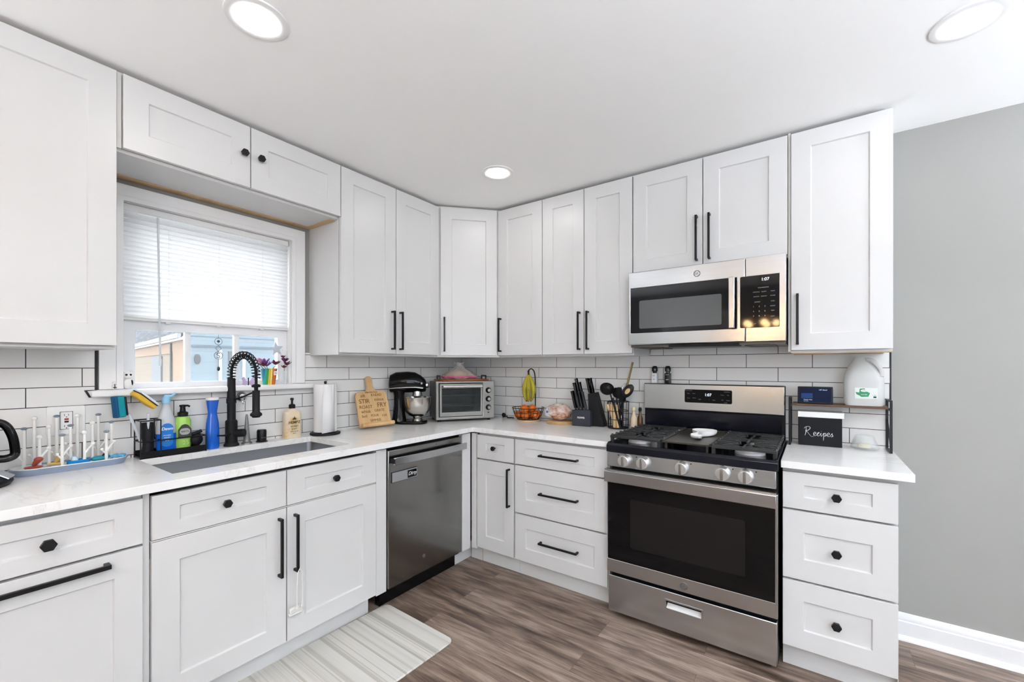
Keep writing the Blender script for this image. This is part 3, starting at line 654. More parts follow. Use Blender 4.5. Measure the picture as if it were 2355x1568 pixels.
# ------------------------------------------------------------ outlet on the wall
ot = thing('wall_outlet','white ground fault outlet with a red button on the tiles behind the drying rack','outlet',(.0122,-2.412,1.094),TL)
MB().prism(rrect(.110,.114,.006),-.006,0,'y').build('cover_plate',WHITEP,ot,bevel=.002)
MB().prism(rrect(.034,.068,.003),-.0085,-.006,'y').build('receptacle',WHITEP,ot)
MB().slab([-.0185,-.017,.017,.0185],[-.0355,-.034,.034,.0355],lambda i,j:not(i==1 and j==1),-.0075,-.0058,'y').build('gap_line',MATTEB,ot)
MB().box(-.006,.006,-.0105,-.008,.0015,.0085).build('test_button',mat('red_button',(150,40,40),.4),ot)
MB().box(-.006,.006,-.0105,-.008,-.0085,-.0015).build('reset_button',MATTEB,ot)
m = MB()
for z in (.022,-.022):
    m.box(-.0065,-.005,-.0092,-.008,z-.004,z+.004).box(.005,.0065,-.0092,-.008,z-.003,z+.003).cyl((0,-.0092,z-.008),(0,-.008,z-.008),.002,n=8)
m.build('slots',MATTEB,ot)

# ------------------------------------------------------------ kettle (partly outside the frame)
kt = thing('electric_kettle','black electric kettle on a power base at the left edge','kettle',(.20,-2.687,CT))
MB().lathe([(.06,0),(.112,0),(.120,.012),(.118,.022),(.085,.048),(.08,.055)],n=36).build('power_base',MATTEB,kt)
MB().lathe([(.0,.05),(.078,.05),(.08,.06),(.075,.14),(.062,.2),(.058,.215),(.045,.225),(0,.228)],n=36).build('jug',GLOSSB,kt)
MB().prism([(.0865,.0445),(.117,.0235),(.1185,.0265),(.088,.0475)],-.03,.03,'y').build('control_strip',mat('kettle_silver',(190,195,205),.2,.9),kt).rotation_euler=(0,0,R(72))
hp=[(.045,.213),(.08,.214),(.102,.200),(.116,.165),(.122,.125),(.121,.098),(.100,.088),(.072,.092)]
def smooth_path(P,n=6):
    out=[]; Q=[P[0]]+list(P)+[P[-1]]
    for i in range(1,len(Q)-2):
        p0,p1,p2,p3=[Vector(q) for q in Q[i-1:i+3]]
        for k in range(n):
            t=k/n; out.append(.5*((2*p1)+(p2-p0)*t+(2*p0-5*p1+4*p2-p3)*t*t+(3*p1-p0-3*p2+p3)*t**3))
    out.append(Vector(P[-1])); return out
hd = MB().tube(smooth_path([(x,0,z) for x,z in hp]),.012,12,flat=1.15).build('handle',GLOSSB,kt); hd.rotation_euler=(0,0,R(78))

# ------------------------------------------------------------ bottle drying rack
GREYB = mat('rack_blue_grey',(132,145,164),.4); TIP = mat('peg_tip_grey',(112,126,142),.4); PEG = mat('peg_white',(236,236,232),.35)
dk = thing('bottle_drying_rack','long blue-grey and white tray drying rack with upright pegs left of the sink','drying rack',(.078,-2.405,CT),TL)
r0 = rrect(.31,.112,.05,6); r1 = rrect(.332,.130,.06,6); n=len(r0)
m = MB(); vs=[]
for rr,z in ((r0,0),(r1,.024),([(x*.975,y*.95) for x,y in r1],.027),([(x*.99,y*.97) for x,y in r0],.008)): vs += [(x,y,z) for x,y in rr]
m._q(vs,[(r_*n+i,r_*n+(i+1)%n,(r_+1)*n+(i+1)%n,(r_+1)*n+i) for r_ in range(3) for i in range(n)]+[tuple(range(n)),tuple(range(3*n,4*n))]); m.build('tray',GREYB,dk)
m = MB(); vs=[]
for k,z in ((.99,.0245),(.975,.027),(.94,.0245),(.88,.016)): vs += [(x*k,y*k,z) for x,y in r1]
m._q(vs,[(r_*n+i,r_*n+(i+1)%n,(r_+1)*n+(i+1)%n,(r_+1)*n+i) for r_ in range(3) for i in range(n)]+[tuple(range(3*n,4*n))]); m.build('tray_liner',WHITEP,dk)
pegs = [(.04,-2.501,1.112,0),(.04,-2.442,1.115,1),(.04,-2.384,1.112,0),(.04,-2.322,1.111,1),
        (.075,-2.531,1.079,1),(.075,-2.467,1.079,0),(.075,-2.409,1.078,1),(.075,-2.346,1.082,0),(.075,-2.288,1.079,1),
        (.11,-2.496,1.047,0),(.11,-2.437,1.047,1),(.11,-2.375,1.049,0),(.11,-2.311,1.045,1)]
for (x,y,z,g) in pegs:
    lx, ly = y+2.405, -(x-.078)
    pg = MB().lathe([(.0055,.008),(.0048,z-CT-.006)],(lx,ly,0),n=12).build('peg',PEG,dk)
    MB().sphere((lx,ly,z-CT),.0085,(1.15,1.0,.62) if g else (1,1,1),12,8).build('peg_tip',TIP if g else PEG,pg)
    if x>.1 or (x<.05 and g):
        br = MB().tube([(lx,ly,.055),(lx+.012,ly-.004,.078),(lx+.022,ly-.006,.092)],.0035,8).sphere((lx+.023,ly-.006,.095),.0068,u=10,v=8).build('peg_branch',PEG,pg)
    if x<.05 or g: 
        MB().tube([(lx,ly,.045),(lx-.012,ly-.003,.062)],.003,8).sphere((lx-.014,ly-.003,.066),.0058,u=10,v=8).build('peg_branch',PEG,pg)
def teether(name,lab,y,x,parts):
    t = thing(name,lab,'baby item' if 'pacif' not in name else 'pacifier',(x,y,CT+.0175),TL)
    for nm,mb,mt in parts: mb.build(nm,mt,t)
    return t
RUST = mat('rust_silicone',(150,62,46),.4); MUST = mat('mustard_silicone',(196,162,84),.4); TEAL = mat('teal_soft',(10,120,140),.4); BLUE = mat('bright_blue',(20,125,190),.35); LBLUE = mat('light_blue_soft',(90,160,200),.45)
def pacifier(mt): return [('shield',MB().lathe([(0,.009),(.022,.010),(.026,.013),(.022,.016),(0,.018)],sy=.75,n=24),mt),('nipple',MB().tube([(0,0,.016),(.004,-.002,.028),(.010,-.004,.036)],.008,10,rs=[.005,.008,.010]).sphere((.012,-.004,.040),.0105,(1.2,.8,.9)),mt)]
teether('pacifier','rust-red pacifier lying in the drying rack tray',-2.512,.118,pacifier(RUST))
teether('pacifier','mustard yellow pacifier lying in the drying rack tray',-2.452,.096,pacifier(MUST))
teether('bottle_part','bright blue plastic cup part lying in the middle of the drying rack tray',-2.39,.10,[('cup',MB().lathe([(.0,0),(.03,0),(.031,.016),(.028,.018),(.027,.004),(0,.004)],sx=1.1,sy=.7),BLUE),('nozzle',MB().lathe([(.012,.004),(.010,.026),(.006,.032),(0,.033)],(-.012,0,0),n=16),mat('clear_part',(180,215,235),.2))])
teether('silicone_teether','teal silicone teether with a black clip in the drying rack tray',-2.33,.098,[('body',MB().sphere((0,0,.012),.026,(1,.6,.42)).sphere((.018,.0,.015),.016,(1,.7,.6)),TEAL),('clip',MB().tube([(.008,-.004,.018),(.016,-.002,.03),(.026,0,.024)],.004,8),BLACKP)])
m = MB()
for k in range(5):
    a=R(72*k+20); m.tube([(0,0,.012),(.012*math.cos(a),.009*math.sin(a),.014),(.026*math.cos(a),.02*math.sin(a),.012+.003*(k%2))],.006,10,rs=[.007,.007,.005])
teether('star_teether','light blue star-shaped teether at the right end of the drying rack tray',-2.272,.098,[('star',m,LBLUE)])

# ------------------------------------------------------------ sink caddy and its contents
cd = thing('sink_caddy','black wire sink caddy holding brushes and soap bottles left of the faucet','sink caddy',(.06,-2.075,CT),TL)
def wire(pts,r=.0022,closed=False,n=6): return MB().tube(pts,r,n,closed)
hx0,hx1,hy0,hy1 = -.125,.118,-.042,.045
m = MB()
for z in (.006,.075):
    m.tube([(hx0,hy0,z),(hx1,hy0,z),(hx1,hy1,z),(hx0,hy1,z)],.0028,6,True)
for (x,y) in ((hx0,hy0),(hx1,hy0),(hx1,hy1),(hx0,hy1),(-.055,hy0)):
    m.tube([(x,y,0),(x,y,.075)],.0028,6)
for k in range(7): m.tube([(hx0,hy0+.0124*k+.005,.02),(hx1,hy0+.0124*k+.005,.02)],.0016,6)
m.build('frame',BLACK,cd)
m = MB()
for z in (.075,.165):
    m.tube([(hx0,hy0,z),(-.055,hy0,z),(-.055,hy1,z),(hx0,hy1,z)],.0028,6,True)
for (x,y) in ((hx0,hy0),(-.055,hy0),(-.055,hy1),(hx0,hy1)): m.tube([(x,y,.075),(x,y,.165)],.0024,6)
m.build('tall_compartment',BLACK,cd)
m = MB(); m.slab([hx0,hx0+.003,hx1-.003,hx1],[hy0,hy0+.003,hy1-.003,hy1],lambda i,j:True,.004,.008); m.box(hx0,hx1,hy0-.001,hy0+.001,.006,.03).box(hx0,hx1,hy1-.001,hy1+.001,.006,.03); m.build('drip_tray',BLACKP,cd)
cup = thing('brush_cup','round black cup inside the wire sink caddy','cup',(.06,-2.165,CT+.0085))
MB().lathe([(0,0),(.020,0),(.023,.145),(.021,.145),(.018,.004),(0,.004)]).build('cup_body',MATTEB,cup)
def wand(name,lab,base,tip,rotz,headmat,headmat2,tiltm):
    t = thing(name,lab,'dish brush',base)
    b=Vector(base); v=Vector(tip)-b
    MB().tube([(0,0,0),tuple(v*.55),tuple(v*.95)],.0055,10).build('handle',mat('clear_handle',(200,205,212),.15),t)
    return t,v
t,v = wand('dish_brush','teal sponge scrub brush standing in the caddy cup',(.055,-2.17,CT+.014),(.07,-2.235,1.12),0,TEAL,BLACKP,0)
hd = MB().box(-.018,.018,-.016,.010,-.045,.045).build('sponge',mat('teal_sponge',(8,128,140),.9),t,bevel=.006); hd.location=(.015,-.088,.218); hd.rotation_euler=(R(4),R(-3),R(15))
hd2 = MB().box(-.018,.018,-.024,-.016,-.045,.045).build('scrub_pad',mat('navy_scrub',(12,78,120),.95),hd,bevel=.003)
MB().box(-.014,.014,.010,.018,-.04,.04).build('backing',BLACKP,hd,bevel=.003)
t,v = wand('dish_wand','yellow sponge dish wand with a white top standing in the caddy cup',(.065,-2.165,CT+.014),(.085,-2.17,1.115),0,None,None,0)
hd = MB().box(-.034,.034,-.045,.045,-.010,.010).build('sponge',mat('yellow_sponge',(222,178,60),.9),t,bevel=.006); hd.location=(.02,-.022,.242); hd.rotation_euler=(R(-42),R(12),R(10))
MB().box(-.034,.034,-.045,.045,.010,.0125).build('band',MATTEB,hd); MB().box(-.034,.034,-.045,.045,.0125,.022).build('scrub_pad',mat('white_scrub',(225,230,238),.9),hd,bevel=.003)
t = thing('spray_bottle','clear spray bottle of blue dish soap with a light blue nozzle in the caddy','soap bottle',(.055,-2.098,CT+.0225),TL)
CLB = mat('clear_bottle',(228,234,240),.12,alpha=.55); LIQ = mat('blue_soap',(20,90,190),.2); LBL = mat('soap_label_blue',(20,112,190),.4)
MB().lathe([(0,0),(.036,0),(.038,.01),(.038,.075)],sy=.68,n=28).build('liquid',LIQ,t)
MB().lathe([(.038,.0755),(.038,.10),(.034,.135),(.022,.175),(.014,.20),(.013,.215)],sy=.68,n=28).build('bottle_body',CLB,t)
LC = mat('nozzle_blue',(150,205,232),.35)
MB().lathe([(.0155,.213),(.0165,.216),(.016,.235),(.009,.243),(.007,.25)],n=20).build('collar',LC,t); MB().tube([(-.004,0,.246),(.018,-.004,.244),(.034,-.008,.258)],.0055,10,rs=[.007,.006,.0045]).build('nozzle',LC,t)
MB().prism(rrect(.046,.105,.022,6,-.004,.07),-.0275,-.026,'y').build('label',LBL,t)
text('Dawn',.018,WHITET,t,(-.004,-.0279,.098),shear=.2,bold=.0005); text('POWER',.008,WHITET,t,(-.004,-.0279,.068)); text('WASH',.008,WHITET,t,(-.004,-.0279,.058)); text('spray',.007,WHITET,t,(-.004,-.0279,.046))
t = thing('foaming_soap_bottle','lime green hand soap bottle with a black pump in the caddy','soap bottle',(.055,-2.035,CT+.0225),TL)
LIME = mat('lime_soap',(150,196,92),.25)
MB().lathe([(0,0),(.030,0),(.032,.006),(.032,.125),(.026,.142),(.019,.147)],sy=.8,n=28).build('bottle_body',LIME,t)
MB().lathe([(.02,.147),(.021,.165),(.012,.170),(.010,.19),(.013,.192),(.013,.2),(0,.202)],n=20).tube([(0,0,.196),(.018,-.004,.196),(.026,-.006,.191)],.0045,8).build('pump',BLACKP,t)
MB().prism([(-.026,.05),(.026,.05),(.026,.088),(.012,.108),(0,.112),(-.012,.108),(-.026,.088)],-.0275,-.0255,'y').build('label',mat('label_dark',(52,54,50),.5),t)
MB().prism(rrect(.04,.03,.014,6,0,.078),-.028,-.0274,'y').build('label_badge',mat('label_badge',(165,165,160),.5),t)
text('BERTS',.011,MATTEB,t,(0,-.0283,.078)); text('25',.026,mat('light_green_print',(190,215,150),.5),t,(.004,-.0285,.026))
sc_ = thing('scrub_brush','black dish scrubber lying in the right end of the caddy','dish brush',(.07,-1.985,CT+.055),TL)
MB().sphere((0,0,0),.026,(1,.7,1.1)).build('bristles',MATTEB,sc_); MB().tube([(-.02,0,.028),(.006,0,.034),(.02,0,.04)],.008,10).build('grip',BLACKP,sc_)
t = thing('blue_soap_bottle','tall translucent blue dish soap bottle with a white cap left of the faucet','soap bottle',(.058,-1.915,CT),TL)
MB().lathe([(0,0),(.027,0),(.029,.008),(.029,.09),(.027,.125),(.020,.165),(.0195,.18),(.024,.215),(.0275,.238)],sy=.8,n=28).build('bottle_body',mat('blue_bottle',(18,88,188),.12,coat=.5),t)
MB().lathe([(.0275,.238),(.0285,.24),(.028,.249),(.020,.252),(0,.252)],sy=.8).build('cap',WHITEP,t)

# ------------------------------------------------------------ faucet, air gap, plunger, soap, towels
fc = thing('kitchen_faucet','matte black pull-down faucet with a spring neck behind the sink','faucet',(.055,-1.83,CT))
MB().lathe([(.034,0),(.034,.008),(.030,.014),(.027,.018),(.027,.125),(.022,.132)]).build('base',MATTEB,fc)
MB().lathe([(.019,.13),(.019,.215),(.022,.217),(.022,.24),(.019,.242),(.018,.335),(.016,.345)]).build('body',MATTEB,fc)
MB().cyl((0,0,.062),(.048,.042,.066),.020,n=24).build('valve',MATTEB,fc,bevel=.003)
MB().tube([(.035,-.02,.066),(.055,-.055,.064),(.062,-.085,.068)],.0045,10,rs=[.006,.0045,.0035]).build('lever',MATTEB,fc)
D_ = Vector((.165,.045,0)); Rr = D_.length/2; dirv = D_.normalized()
arc = [(0,0,.335),(0,0,.36)]
for i in range(1,16):
    a=PI-PI*i/15; c_=Rr+Rr*math.cos(a); arc.append((dirv.x*c_,dirv.y*c_,.365+.095*math.sin(a)))
arc += [(D_.x,D_.y,.34),(D_.x,D_.y,.30)]
arcs = smooth_path(arc,5)
MB().tube(arcs,.0068,10).build('hose',MATTEB,fc)
# spring coil
L=[0]; 
for a,b in zip(arcs,arcs[1:]): L.append(L[-1]+(b-a).length)
def at(s):
    s=max(0,min(s,L[-1]))
    for i in range(len(L)-1):
        if L[i+1]>=s: f=(s-L[i])/max(1e-9,L[i+1]-L[i]); return arcs[i].lerp(arcs[i+1],f),(arcs[i+1]-arcs[i]).normalized()
    return arcs[-1],(arcs[-1]-arcs[-2]).normalized()
side = Vector((-dirv.y,dirv.x,0)); coil=[]; turns=21; N=turns*10; Lc = L[-1]-.045
for i in range(N+1):
    p,tn = at(Lc*i/N); nn = side.cross(tn).normalized(); a=2*PI*i/10
    coil.append(p+(side*math.cos(a)+nn*math.sin(a))*.018)
MB().tube(coil,.0026,6).build('spring',MATTEB,fc)
MB().lathe([(.018,.30),(.02,.305),(.02,.31),(.013,.315)],(D_.x,D_.y,0)).build('spring_collar',MATTEB,fc)
MB().lathe([(.0095,.31),(.0085,.285),(.0085,.285),(.0165,.283),(.0165,.18),(.019,.176),(.026,.17),(.026,.16),(.018,.155),(.017,.151),(0,.151)][::-1],(D_.x,D_.y,0)).build('spray_head',MATTEB,fc)
MB().tube([(.0,0,.228),(D_.x*.5,D_.y*.5,.252),(D_.x-.012,D_.y,.278)],.0045,8).build('support_arm',MATTEB,fc)
t = thing('sink_plunger','slim grey steel cone with a chrome top standing right of the faucet','drain tool',(.055,-1.758,CT))
MB().lathe([(.025,0),(.024,.006),(.017,.013),(.015,.03),(.007,.135),(.005,.152),(0,.154)]).build('cone',mat('cone_grey',(122,122,122),.4,.4),t)
t = thing('wall_hook','round chrome suction hook on the tiles behind the faucet head','hook',(.0125,-1.765,1.15))
MB().lathe([(0,.016),(.016,.014),(.027,.004),(.028,0)],rot=Matrix.Rotation(PI/2,3,'Y')).build('suction_disc',CHROME,t); MB().tube([(.006,0,-.01),(.012,0,-.03),(.02,0,-.035)],.003,8).build('hook_arm',CHROME,t)
t = thing('air_gap','small black dishwasher air gap cap on the countertop behind the sink','air gap',(.055,-1.684,CT))
MB().lathe([(.028,0),(.028,.004),(.023,.006),(.023,.058),(.020,.065),(0,.066)]).build('cap',BLACKP,t); MB().box(.0215,.0235,-.011,.011,.022,.026).build('slot',CHROME,t)
t = thing('lotion_bottle','beige hemp soap bottle with a black pump and leaf print right of the sink','soap bottle',(.055,-1.521,CT),TL)
CREAM = mat('cream_soap',(226,204,170),.35); two_tone(CREAM,14,[(.34,(206,172,104)),(.46,(222,202,172)),(.8,(228,214,194))])
m = MB(); vs=[]; n=len(rrect(1,1,.1))
for w,d_,z,r_ in ((.094,.05,0,.02),(.098,.054,.004,.022),(.096,.052,.13,.022),(.088,.046,.148,.022),(.03,.028,.162,.013),(.028,.026,.168,.012)): vs += [(x,y,z) for x,y in rrect(w,d_,r_)]
m._q(vs,[(r_*n+i,r_*n+(i+1)%n,(r_+1)*n+(i+1)%n,(r_+1)*n+i) for r_ in range(5) for i in range(n)]+[tuple(range(n)),tuple(range(5*n,6*n))]); m.build('bottle_body',CREAM,t)
MB().lathe([(.017,.166),(.017,.186),(.010,.19),(.0055,.192),(.0055,.212),(.009,.213),(.009,.224),(0,.226)],n=20).tube([(0,0,.219),(-.008,-.02,.219),(-.01,-.028,.215)],.0045,8).build('pump',BLACKP,t)
INK = mat('dark_ink',(60,56,40),.6)
text('HEMPZ',.021,INK,t,(0,-.0274,.088),bold=.0004); text('HONEY',.013,INK,t,(0,-.0274,.066)); text('& OAT',.010,INK,t,(0,-.0274,.052)); text('herbal body wash',.0062,INK,t,(0,-.0274,.038)); text('500 mL',.006,INK,t,(0,-.0274,.027))
m = MB()
for k in range(5):
    a = R(90+(k-2)*38); l=.02 if k==2 else .015
    m.prism([(0,.104),(l*.5*math.cos(a)-.003*math.sin(a),.104+l*.5*math.sin(a)+.003*math.cos(a)),(l*math.cos(a),.104+l*math.sin(a)),(l*.5*math.cos(a)+.003*math.sin(a),.104+l*.5*math.sin(a)-.003*math.cos(a))],-.0276,-.0268,'y')
m.build('leaf_print',INK,t)
t = thing('paper_towel_holder','paper towel roll on a black stand below the wall cabinet','paper towels',(.095,-1.343,CT))
MB().lathe([(.082,0),(.085,.004),(.084,.012),(.02,.016),(.006,.018),(.006,.305),(.009,.31),(0,.318)]).build('stand',MATTEB,t)
PT = mat('paper_white',(240,240,240),.9); noise_bump(PT,90,.25,.002)
roll = MB(); roll.lathe([(.02,.018),(.064,.018),(.064,.298),(.02,.298)],n=40); roll.build('roll',PT,t)
m = MB(); m._q([(.05,-.040,.298),(.066,-.010,.298),(.060,.024,.298),(.09,-.075,.02),(.072,-.012,.02),(.062,.022,.02)],[(0,1,4,3),(1,2,5,4)]); o=m.build('loose_sheet',PT,t); md=o.modifiers.new('t','SOLIDIFY'); md.thickness=.0012

# ------------------------------------------------------------ board, mixer, toaster oven
WOOD = mat('board_wood',(200,165,115),.5); two_tone(WOOD,7,[(.3,(176,136,88)),(.55,(206,172,122)),(.8,(222,194,150))],(1,1,.12))
bd = thing('cookbook_stand','wooden paddle cutting board cookbook stand with engraved writing on the countertop','cookbook stand',(.115,-1.003,CT),R(86))
hold = MB()
o_ = [(-.118,.0),(.118,.0),(.118,.205),(.108,.228),(.085,.236),(.04,.238),(.026,.252),(.02,.275),(.024,.31),(.022,.33),(.008,.338),(-.008,.338),(-.022,.33),(-.024,.31),(-.02,.275),(-.026,.252),(-.04,.238),(-.085,.236),(-.108,.228),(-.118,.205)]
hold.prism(o_,-.007,.007,'y'); bo = hold.build('board',WOOD,bd,bevel=.003); bo.location=(0,-.01,.012); bo.rotation_euler=(R(-17),0,0)
MB().cyl((-.118,-.031,.008),(.118,-.031,.008),.013,n=14).box(-.118,.118,-.031,-.004,-.004,.008).build('ledge',WOOD,bo)
MB().prism([(-.003,0),(.015,0),(.06,-.3),(.04,-.3)],-.01,.01,'x').xf(Matrix.Identity(4)).build('rear_leg',WOOD,bd) if False else MB().tube([(0,.045,.19),(0,.085,.006)],.007,8).build('rear_leg',WOOD,bd)
BURN = mat('burnt_ink',(110,76,42),.8)
for q,s,x,z in (('sift',.03,-.065,.205),('KNEAD',.024,.035,.207),('STIR',.04,-.06,.168),('mince',.03,.05,.176),('ROAST',.030,-.055,.130),('FRY',.044,.065,.137),('whisk',.03,-.06,.10),('GRATE',.024,.04,.102),('boil',.026,-.075,.070),('POUR',.022,.0,.070),('cut',.03,.072,.068),('SIMMER',.024,.0,.038)):
    text(q,s,BURN,bo,(x,-.0073,z),ext=.0005)
text('the kitchen',.02,BURN,bo,(0,-.0073,.228),ext=.0004,shear=.3)
mxr = thing('stand_mixer','black stand mixer with a stainless steel bowl beside the toaster oven','stand mixer',(.135,-.745,CT),R(42))
# local x = towards the bowl
def ell(cx,cz,a,b,n=20): return [(cx+a*math.cos(2*PI*i/n),cz+b*math.sin(2*PI*i/n)) for i in range(n)]
m = MB(); P=[]; prof=[(-.115,.05),(-.118,.058),(.02,.06),(.09,.072),(.11,.06),(.112,.02)]
base_o=[]
for i in range(32):
    a=2*PI*i/32; x=math.cos(a); y=math.sin(a); base_o.append((.115*x+.02, (.062+.022*max(0,x))*y*(1.1 if x>0 else 1)))
m.prism(base_o,0,.024); m.build('base',GLOSSB,mxr,bevel=.008,seg=3)
m = MB(); m.lathe([(.055,.02),(.046,.06),(.038,.13),(.038,.20),(.044,.235)],(-.06,0,0),sx=.95,sy=.9,n=28); m.build('pedestal',GLOSSB,mxr)
hs = [(-.128,.275,.035,.04),(-.118,.283,.055,.062),(-.08,.291,.064,.072),(0,.293,.066,.074),(.05,.291,.062,.071),(.09,.281,.055,.060),(.118,.270,.045,.046),(.126,.268,.034,.034)]
m = MB(); rings=[]
for (x,zc,ry,rz_) in hs: rings.append([m.b.verts.new((x,ry*math.cos(2*PI*j/24),zc+rz_*math.sin(2*PI*j/24))) for j in range(24)])
for A_,B_ in zip(rings,rings[1:]):
    for j in range(24): m.b.faces.new([A_[j],A_[(j+1)%24],B_[(j+1)%24],B_[j]])
m.b.faces.new(rings[0][::-1]); m.b.faces.new(rings[-1]); m.build('motor_head',GLOSSB,mxr)
m = MB(); 
for s_ in (-1,1): m.tube([(-.125,s_*.048,.252),(-.07,s_*.0625,.258),(0,s_*.0655,.262),(.06,s_*.0615,.262),(.11,s_*.0535,.256)],.008,8,flat=.3)
m.build('trim_band',CHROME,mxr)
MB().lathe([(0,0),(.014,0),(.022,.004),(.022,.016),(.016,.02),(0,.02)],(.124,0,.272),rot=Matrix.Rotation(PI/2,3,'Y')).build('hub_cap',CHROME,mxr)
MB().sphere((.10,-.052,.285),.009).build('speed_knob',CHROME,mxr); 
MB().lathe([(.03,.232),(.034,.205),(.034,.196),(.024,.19),(.014,.165),(.011,.13),(0,.128)][::-1],(.065,0,0)).build('planetary_hub',mat('hub_alu',(190,190,190),.25,1),mxr)
MB().lathe([(.034,.024),(.034,.032),(.028,.04),(.030,.05),(.06,.062),(.085,.095),(.096,.14),(.099,.185),(.102,.188),(.097,.187),(.093,.14),(.08,.098),(.05,.066),(0,.062)],(.065,0,0),n=40).build('bowl',mat('bowl_steel',(200,197,192),.2,1),mxr)
a_ = R(57)
to = thing('toaster_oven','stainless toaster oven standing diagonally in the corner','toaster oven',(.255,-.59,CT),a_)
SHELL = mat('oven_shell',(84,82,79),.35,.8)
MB().slab([.004,.046,.342,.44],[.018,.056,.256,.292],lambda i,j:not(i==1 and j==1),.012,.22,'y').box(.004,.44,.2205,.255,.018,.292).build('body',SHELL,to,bevel=.005)
FACE = mat('oven_face',(150,149,146),.3,.9)
MB().slab([0,.022,.352,.444],[.016,.036,.280,.296],lambda i,j:not(i==1 and j==1),-.002,.014,'y').build('front_frame',FACE,to,bevel=.004)
MB().slab([.022,.046,.342,.352],[.036,.056,.256,.280],lambda i,j:not(i==1 and j==1),.002,.0118,'y').build('door_gap_strip',MATTEB,to)  # black strip standing in for the dark gap around the door
dr = MB().slab([.026,.042,.334,.348],[.040,.070,.244,.276],lambda i,j:not(i==1 and j==1),-.010,.0015,'y').build('door',FACE,to,bevel=.002)
MB().box(.042,.334,-.006,-.003,.070,.244).build('door_glass',mat('toaster_glass',(50,56,58),.04,alpha=.5),dr)
MB().box(.047,.341,.2135,.2195,.057,.255).box(.047,.341,.02,.21,.057,.060).build('cavity',mat('cavity_dark',(58,60,62),.5),to)
m = MB()
for z in (.118,.185):
    for k in range(6): m.tube([(.05,.03+.03*k,z),(.338,.03+.03*k,z)],.0018,6)
m.box(.05,.338,.024,.030,.110,.120); m.build('rack',CHROME,to)
MB().cyl((.046,-.036,.258),(.338,-.036,.258),.0085,n=14).build('door_handle',mat('handle_bright',(205,205,203),.25,.9),dr)
for x in (.044,.332): MB().box(x,x+.01,-.036,-.008,.252,.264).build('handle_mount',MATTEB,dr)
for z in (.225,.160,.098):
    k = MB().lathe([(.0,.018),(.015,.018),(.0165,.014),(.021,.003),(.022,0)],(.396,-.002,z),rot=Matrix.Rotation(PI/2,3,'X'),n=24).build('control_knob',MATTEB,to)
    MB().lathe([(.0,.021),(.012,.021),(.0125,.018)],(.396,-.002,z),rot=Matrix.Rotation(PI/2,3,'X'),n=24).build('knob_face',CHROME,k)
MB().box(.390,.402,-.004,-.002,.055,.063).build('indicator',BLACKP,to)
for x,y in ((.03,.03),(.41,.03),(.03,.23),(.41,.23)): MB().cyl((x,y,0),(x,y,.02),.012,n=12).build('foot',BLACKP,to)
# tray and bread bag on top of the toaster oven
zt = CT+.2965
ty = thing('serving_tray','brown wooden tray with black handles on top of the toaster oven','tray',(.262,-.325,zt),a_)
TRAYM = mat('tray_wood',(150,80,34),.35); two_tone(TRAYM,5,[(.3,(120,58,24)),(.7,(184,104,44))],(.3,3,1))
MB().prism(rrect(.40,.22,.05,6),0,.010).build('board',TRAYM,ty,bevel=.003)
for x in (-.178,.178): MB().tube([(x,-.05,.008),(x,-.05,.036),(x,.05,.036),(x,.05,.008)],.0058,8).build('handle',BLACK,ty)
bg_ = thing('bread_bag','clear plastic bag of bread with a pink edge on the tray over the toaster oven','bag',(.258,-.34,zt+.0105),a_)
BAG = mat('plastic_bag',(225,222,220),.18,alpha=.38,coat=.6); noise_bump(BAG,26,.8,.02)
def lumpy(c,r,sc,seed,amp=.12,fr=3.2,u=28,v=18):
    m = MB(); m.sphere((0,0,0),1,(1,1,1),u,v); rr = random.Random(seed); ph=[rr.random()*6 for _ in range(6)]
    for q in m.b.verts:
        p=q.co; k = 1+amp*(math.sin(fr*p.x+ph[0])*math.cos(fr*1.3*p.y+ph[1])+.5*math.sin(fr*2.7*p.z+ph[2]+2*p.x))
        q.co = Vector((c[0]+p.x*r*sc[0]*k,c[1]+p.y*r*sc[1]*k,c[2]+p.z*r*sc[2]*k))
    return m
m = MB(); rings=[]; 
for (s_,z) in ((1.05,.0),(1.2,.012),(1.1,.03),(.84,.055),(.52,.078),(.30,.095),(.22,.108),(.34,.120),(.30,.124)):
    rings.append([m.b.verts.new((.115*s_*math.cos(2*PI*j/40)*(1+.07*math.sin(7*2*PI*j/40+z*40)),.075*s_*math.sin(2*PI*j/40)*(1+.09*math.sin(9*2*PI*j/40+z*70)),z+.004*math.sin(5*2*PI*j/40))) for j in range(40)])
for A_,B_ in zip(rings,rings[1:]):
    for j in range(40): m.b.faces.new([A_[j],A_[(j+1)%40],B_[(j+1)%40],B_[j]])
m.b.faces.new(rings[0][::-1]); m.build('plastic_wrap',BAG,bg_,ang=70)
MB().tube([(.138*math.cos(2*PI*j/24),.090*math.sin(2*PI*j/24),.017) for j in range(24)],.009,8,True,flat=.3).build('pink_edge',mat('pink_edge',(200,90,130),.35),bg_)
lumpy((0,0,.035),.05,(1.7,1.1,.62),3).build('bread',mat('bread_crust',(196,150,104),.7),bg_)
t = thing('power_cord','black power cord and plug lying beside the toaster oven','power cord',(.50,-.045,CT))
MB().tube(smooth_path([(-.03,-.03,.006),(.0,-.015,.012),(.02,-.035,.006),(.05,-.02,.006),(.075,-.03,.005)]),.0045,8).sphere((-.02,-.03,.024),.016).build('cord',BLACKP,t)

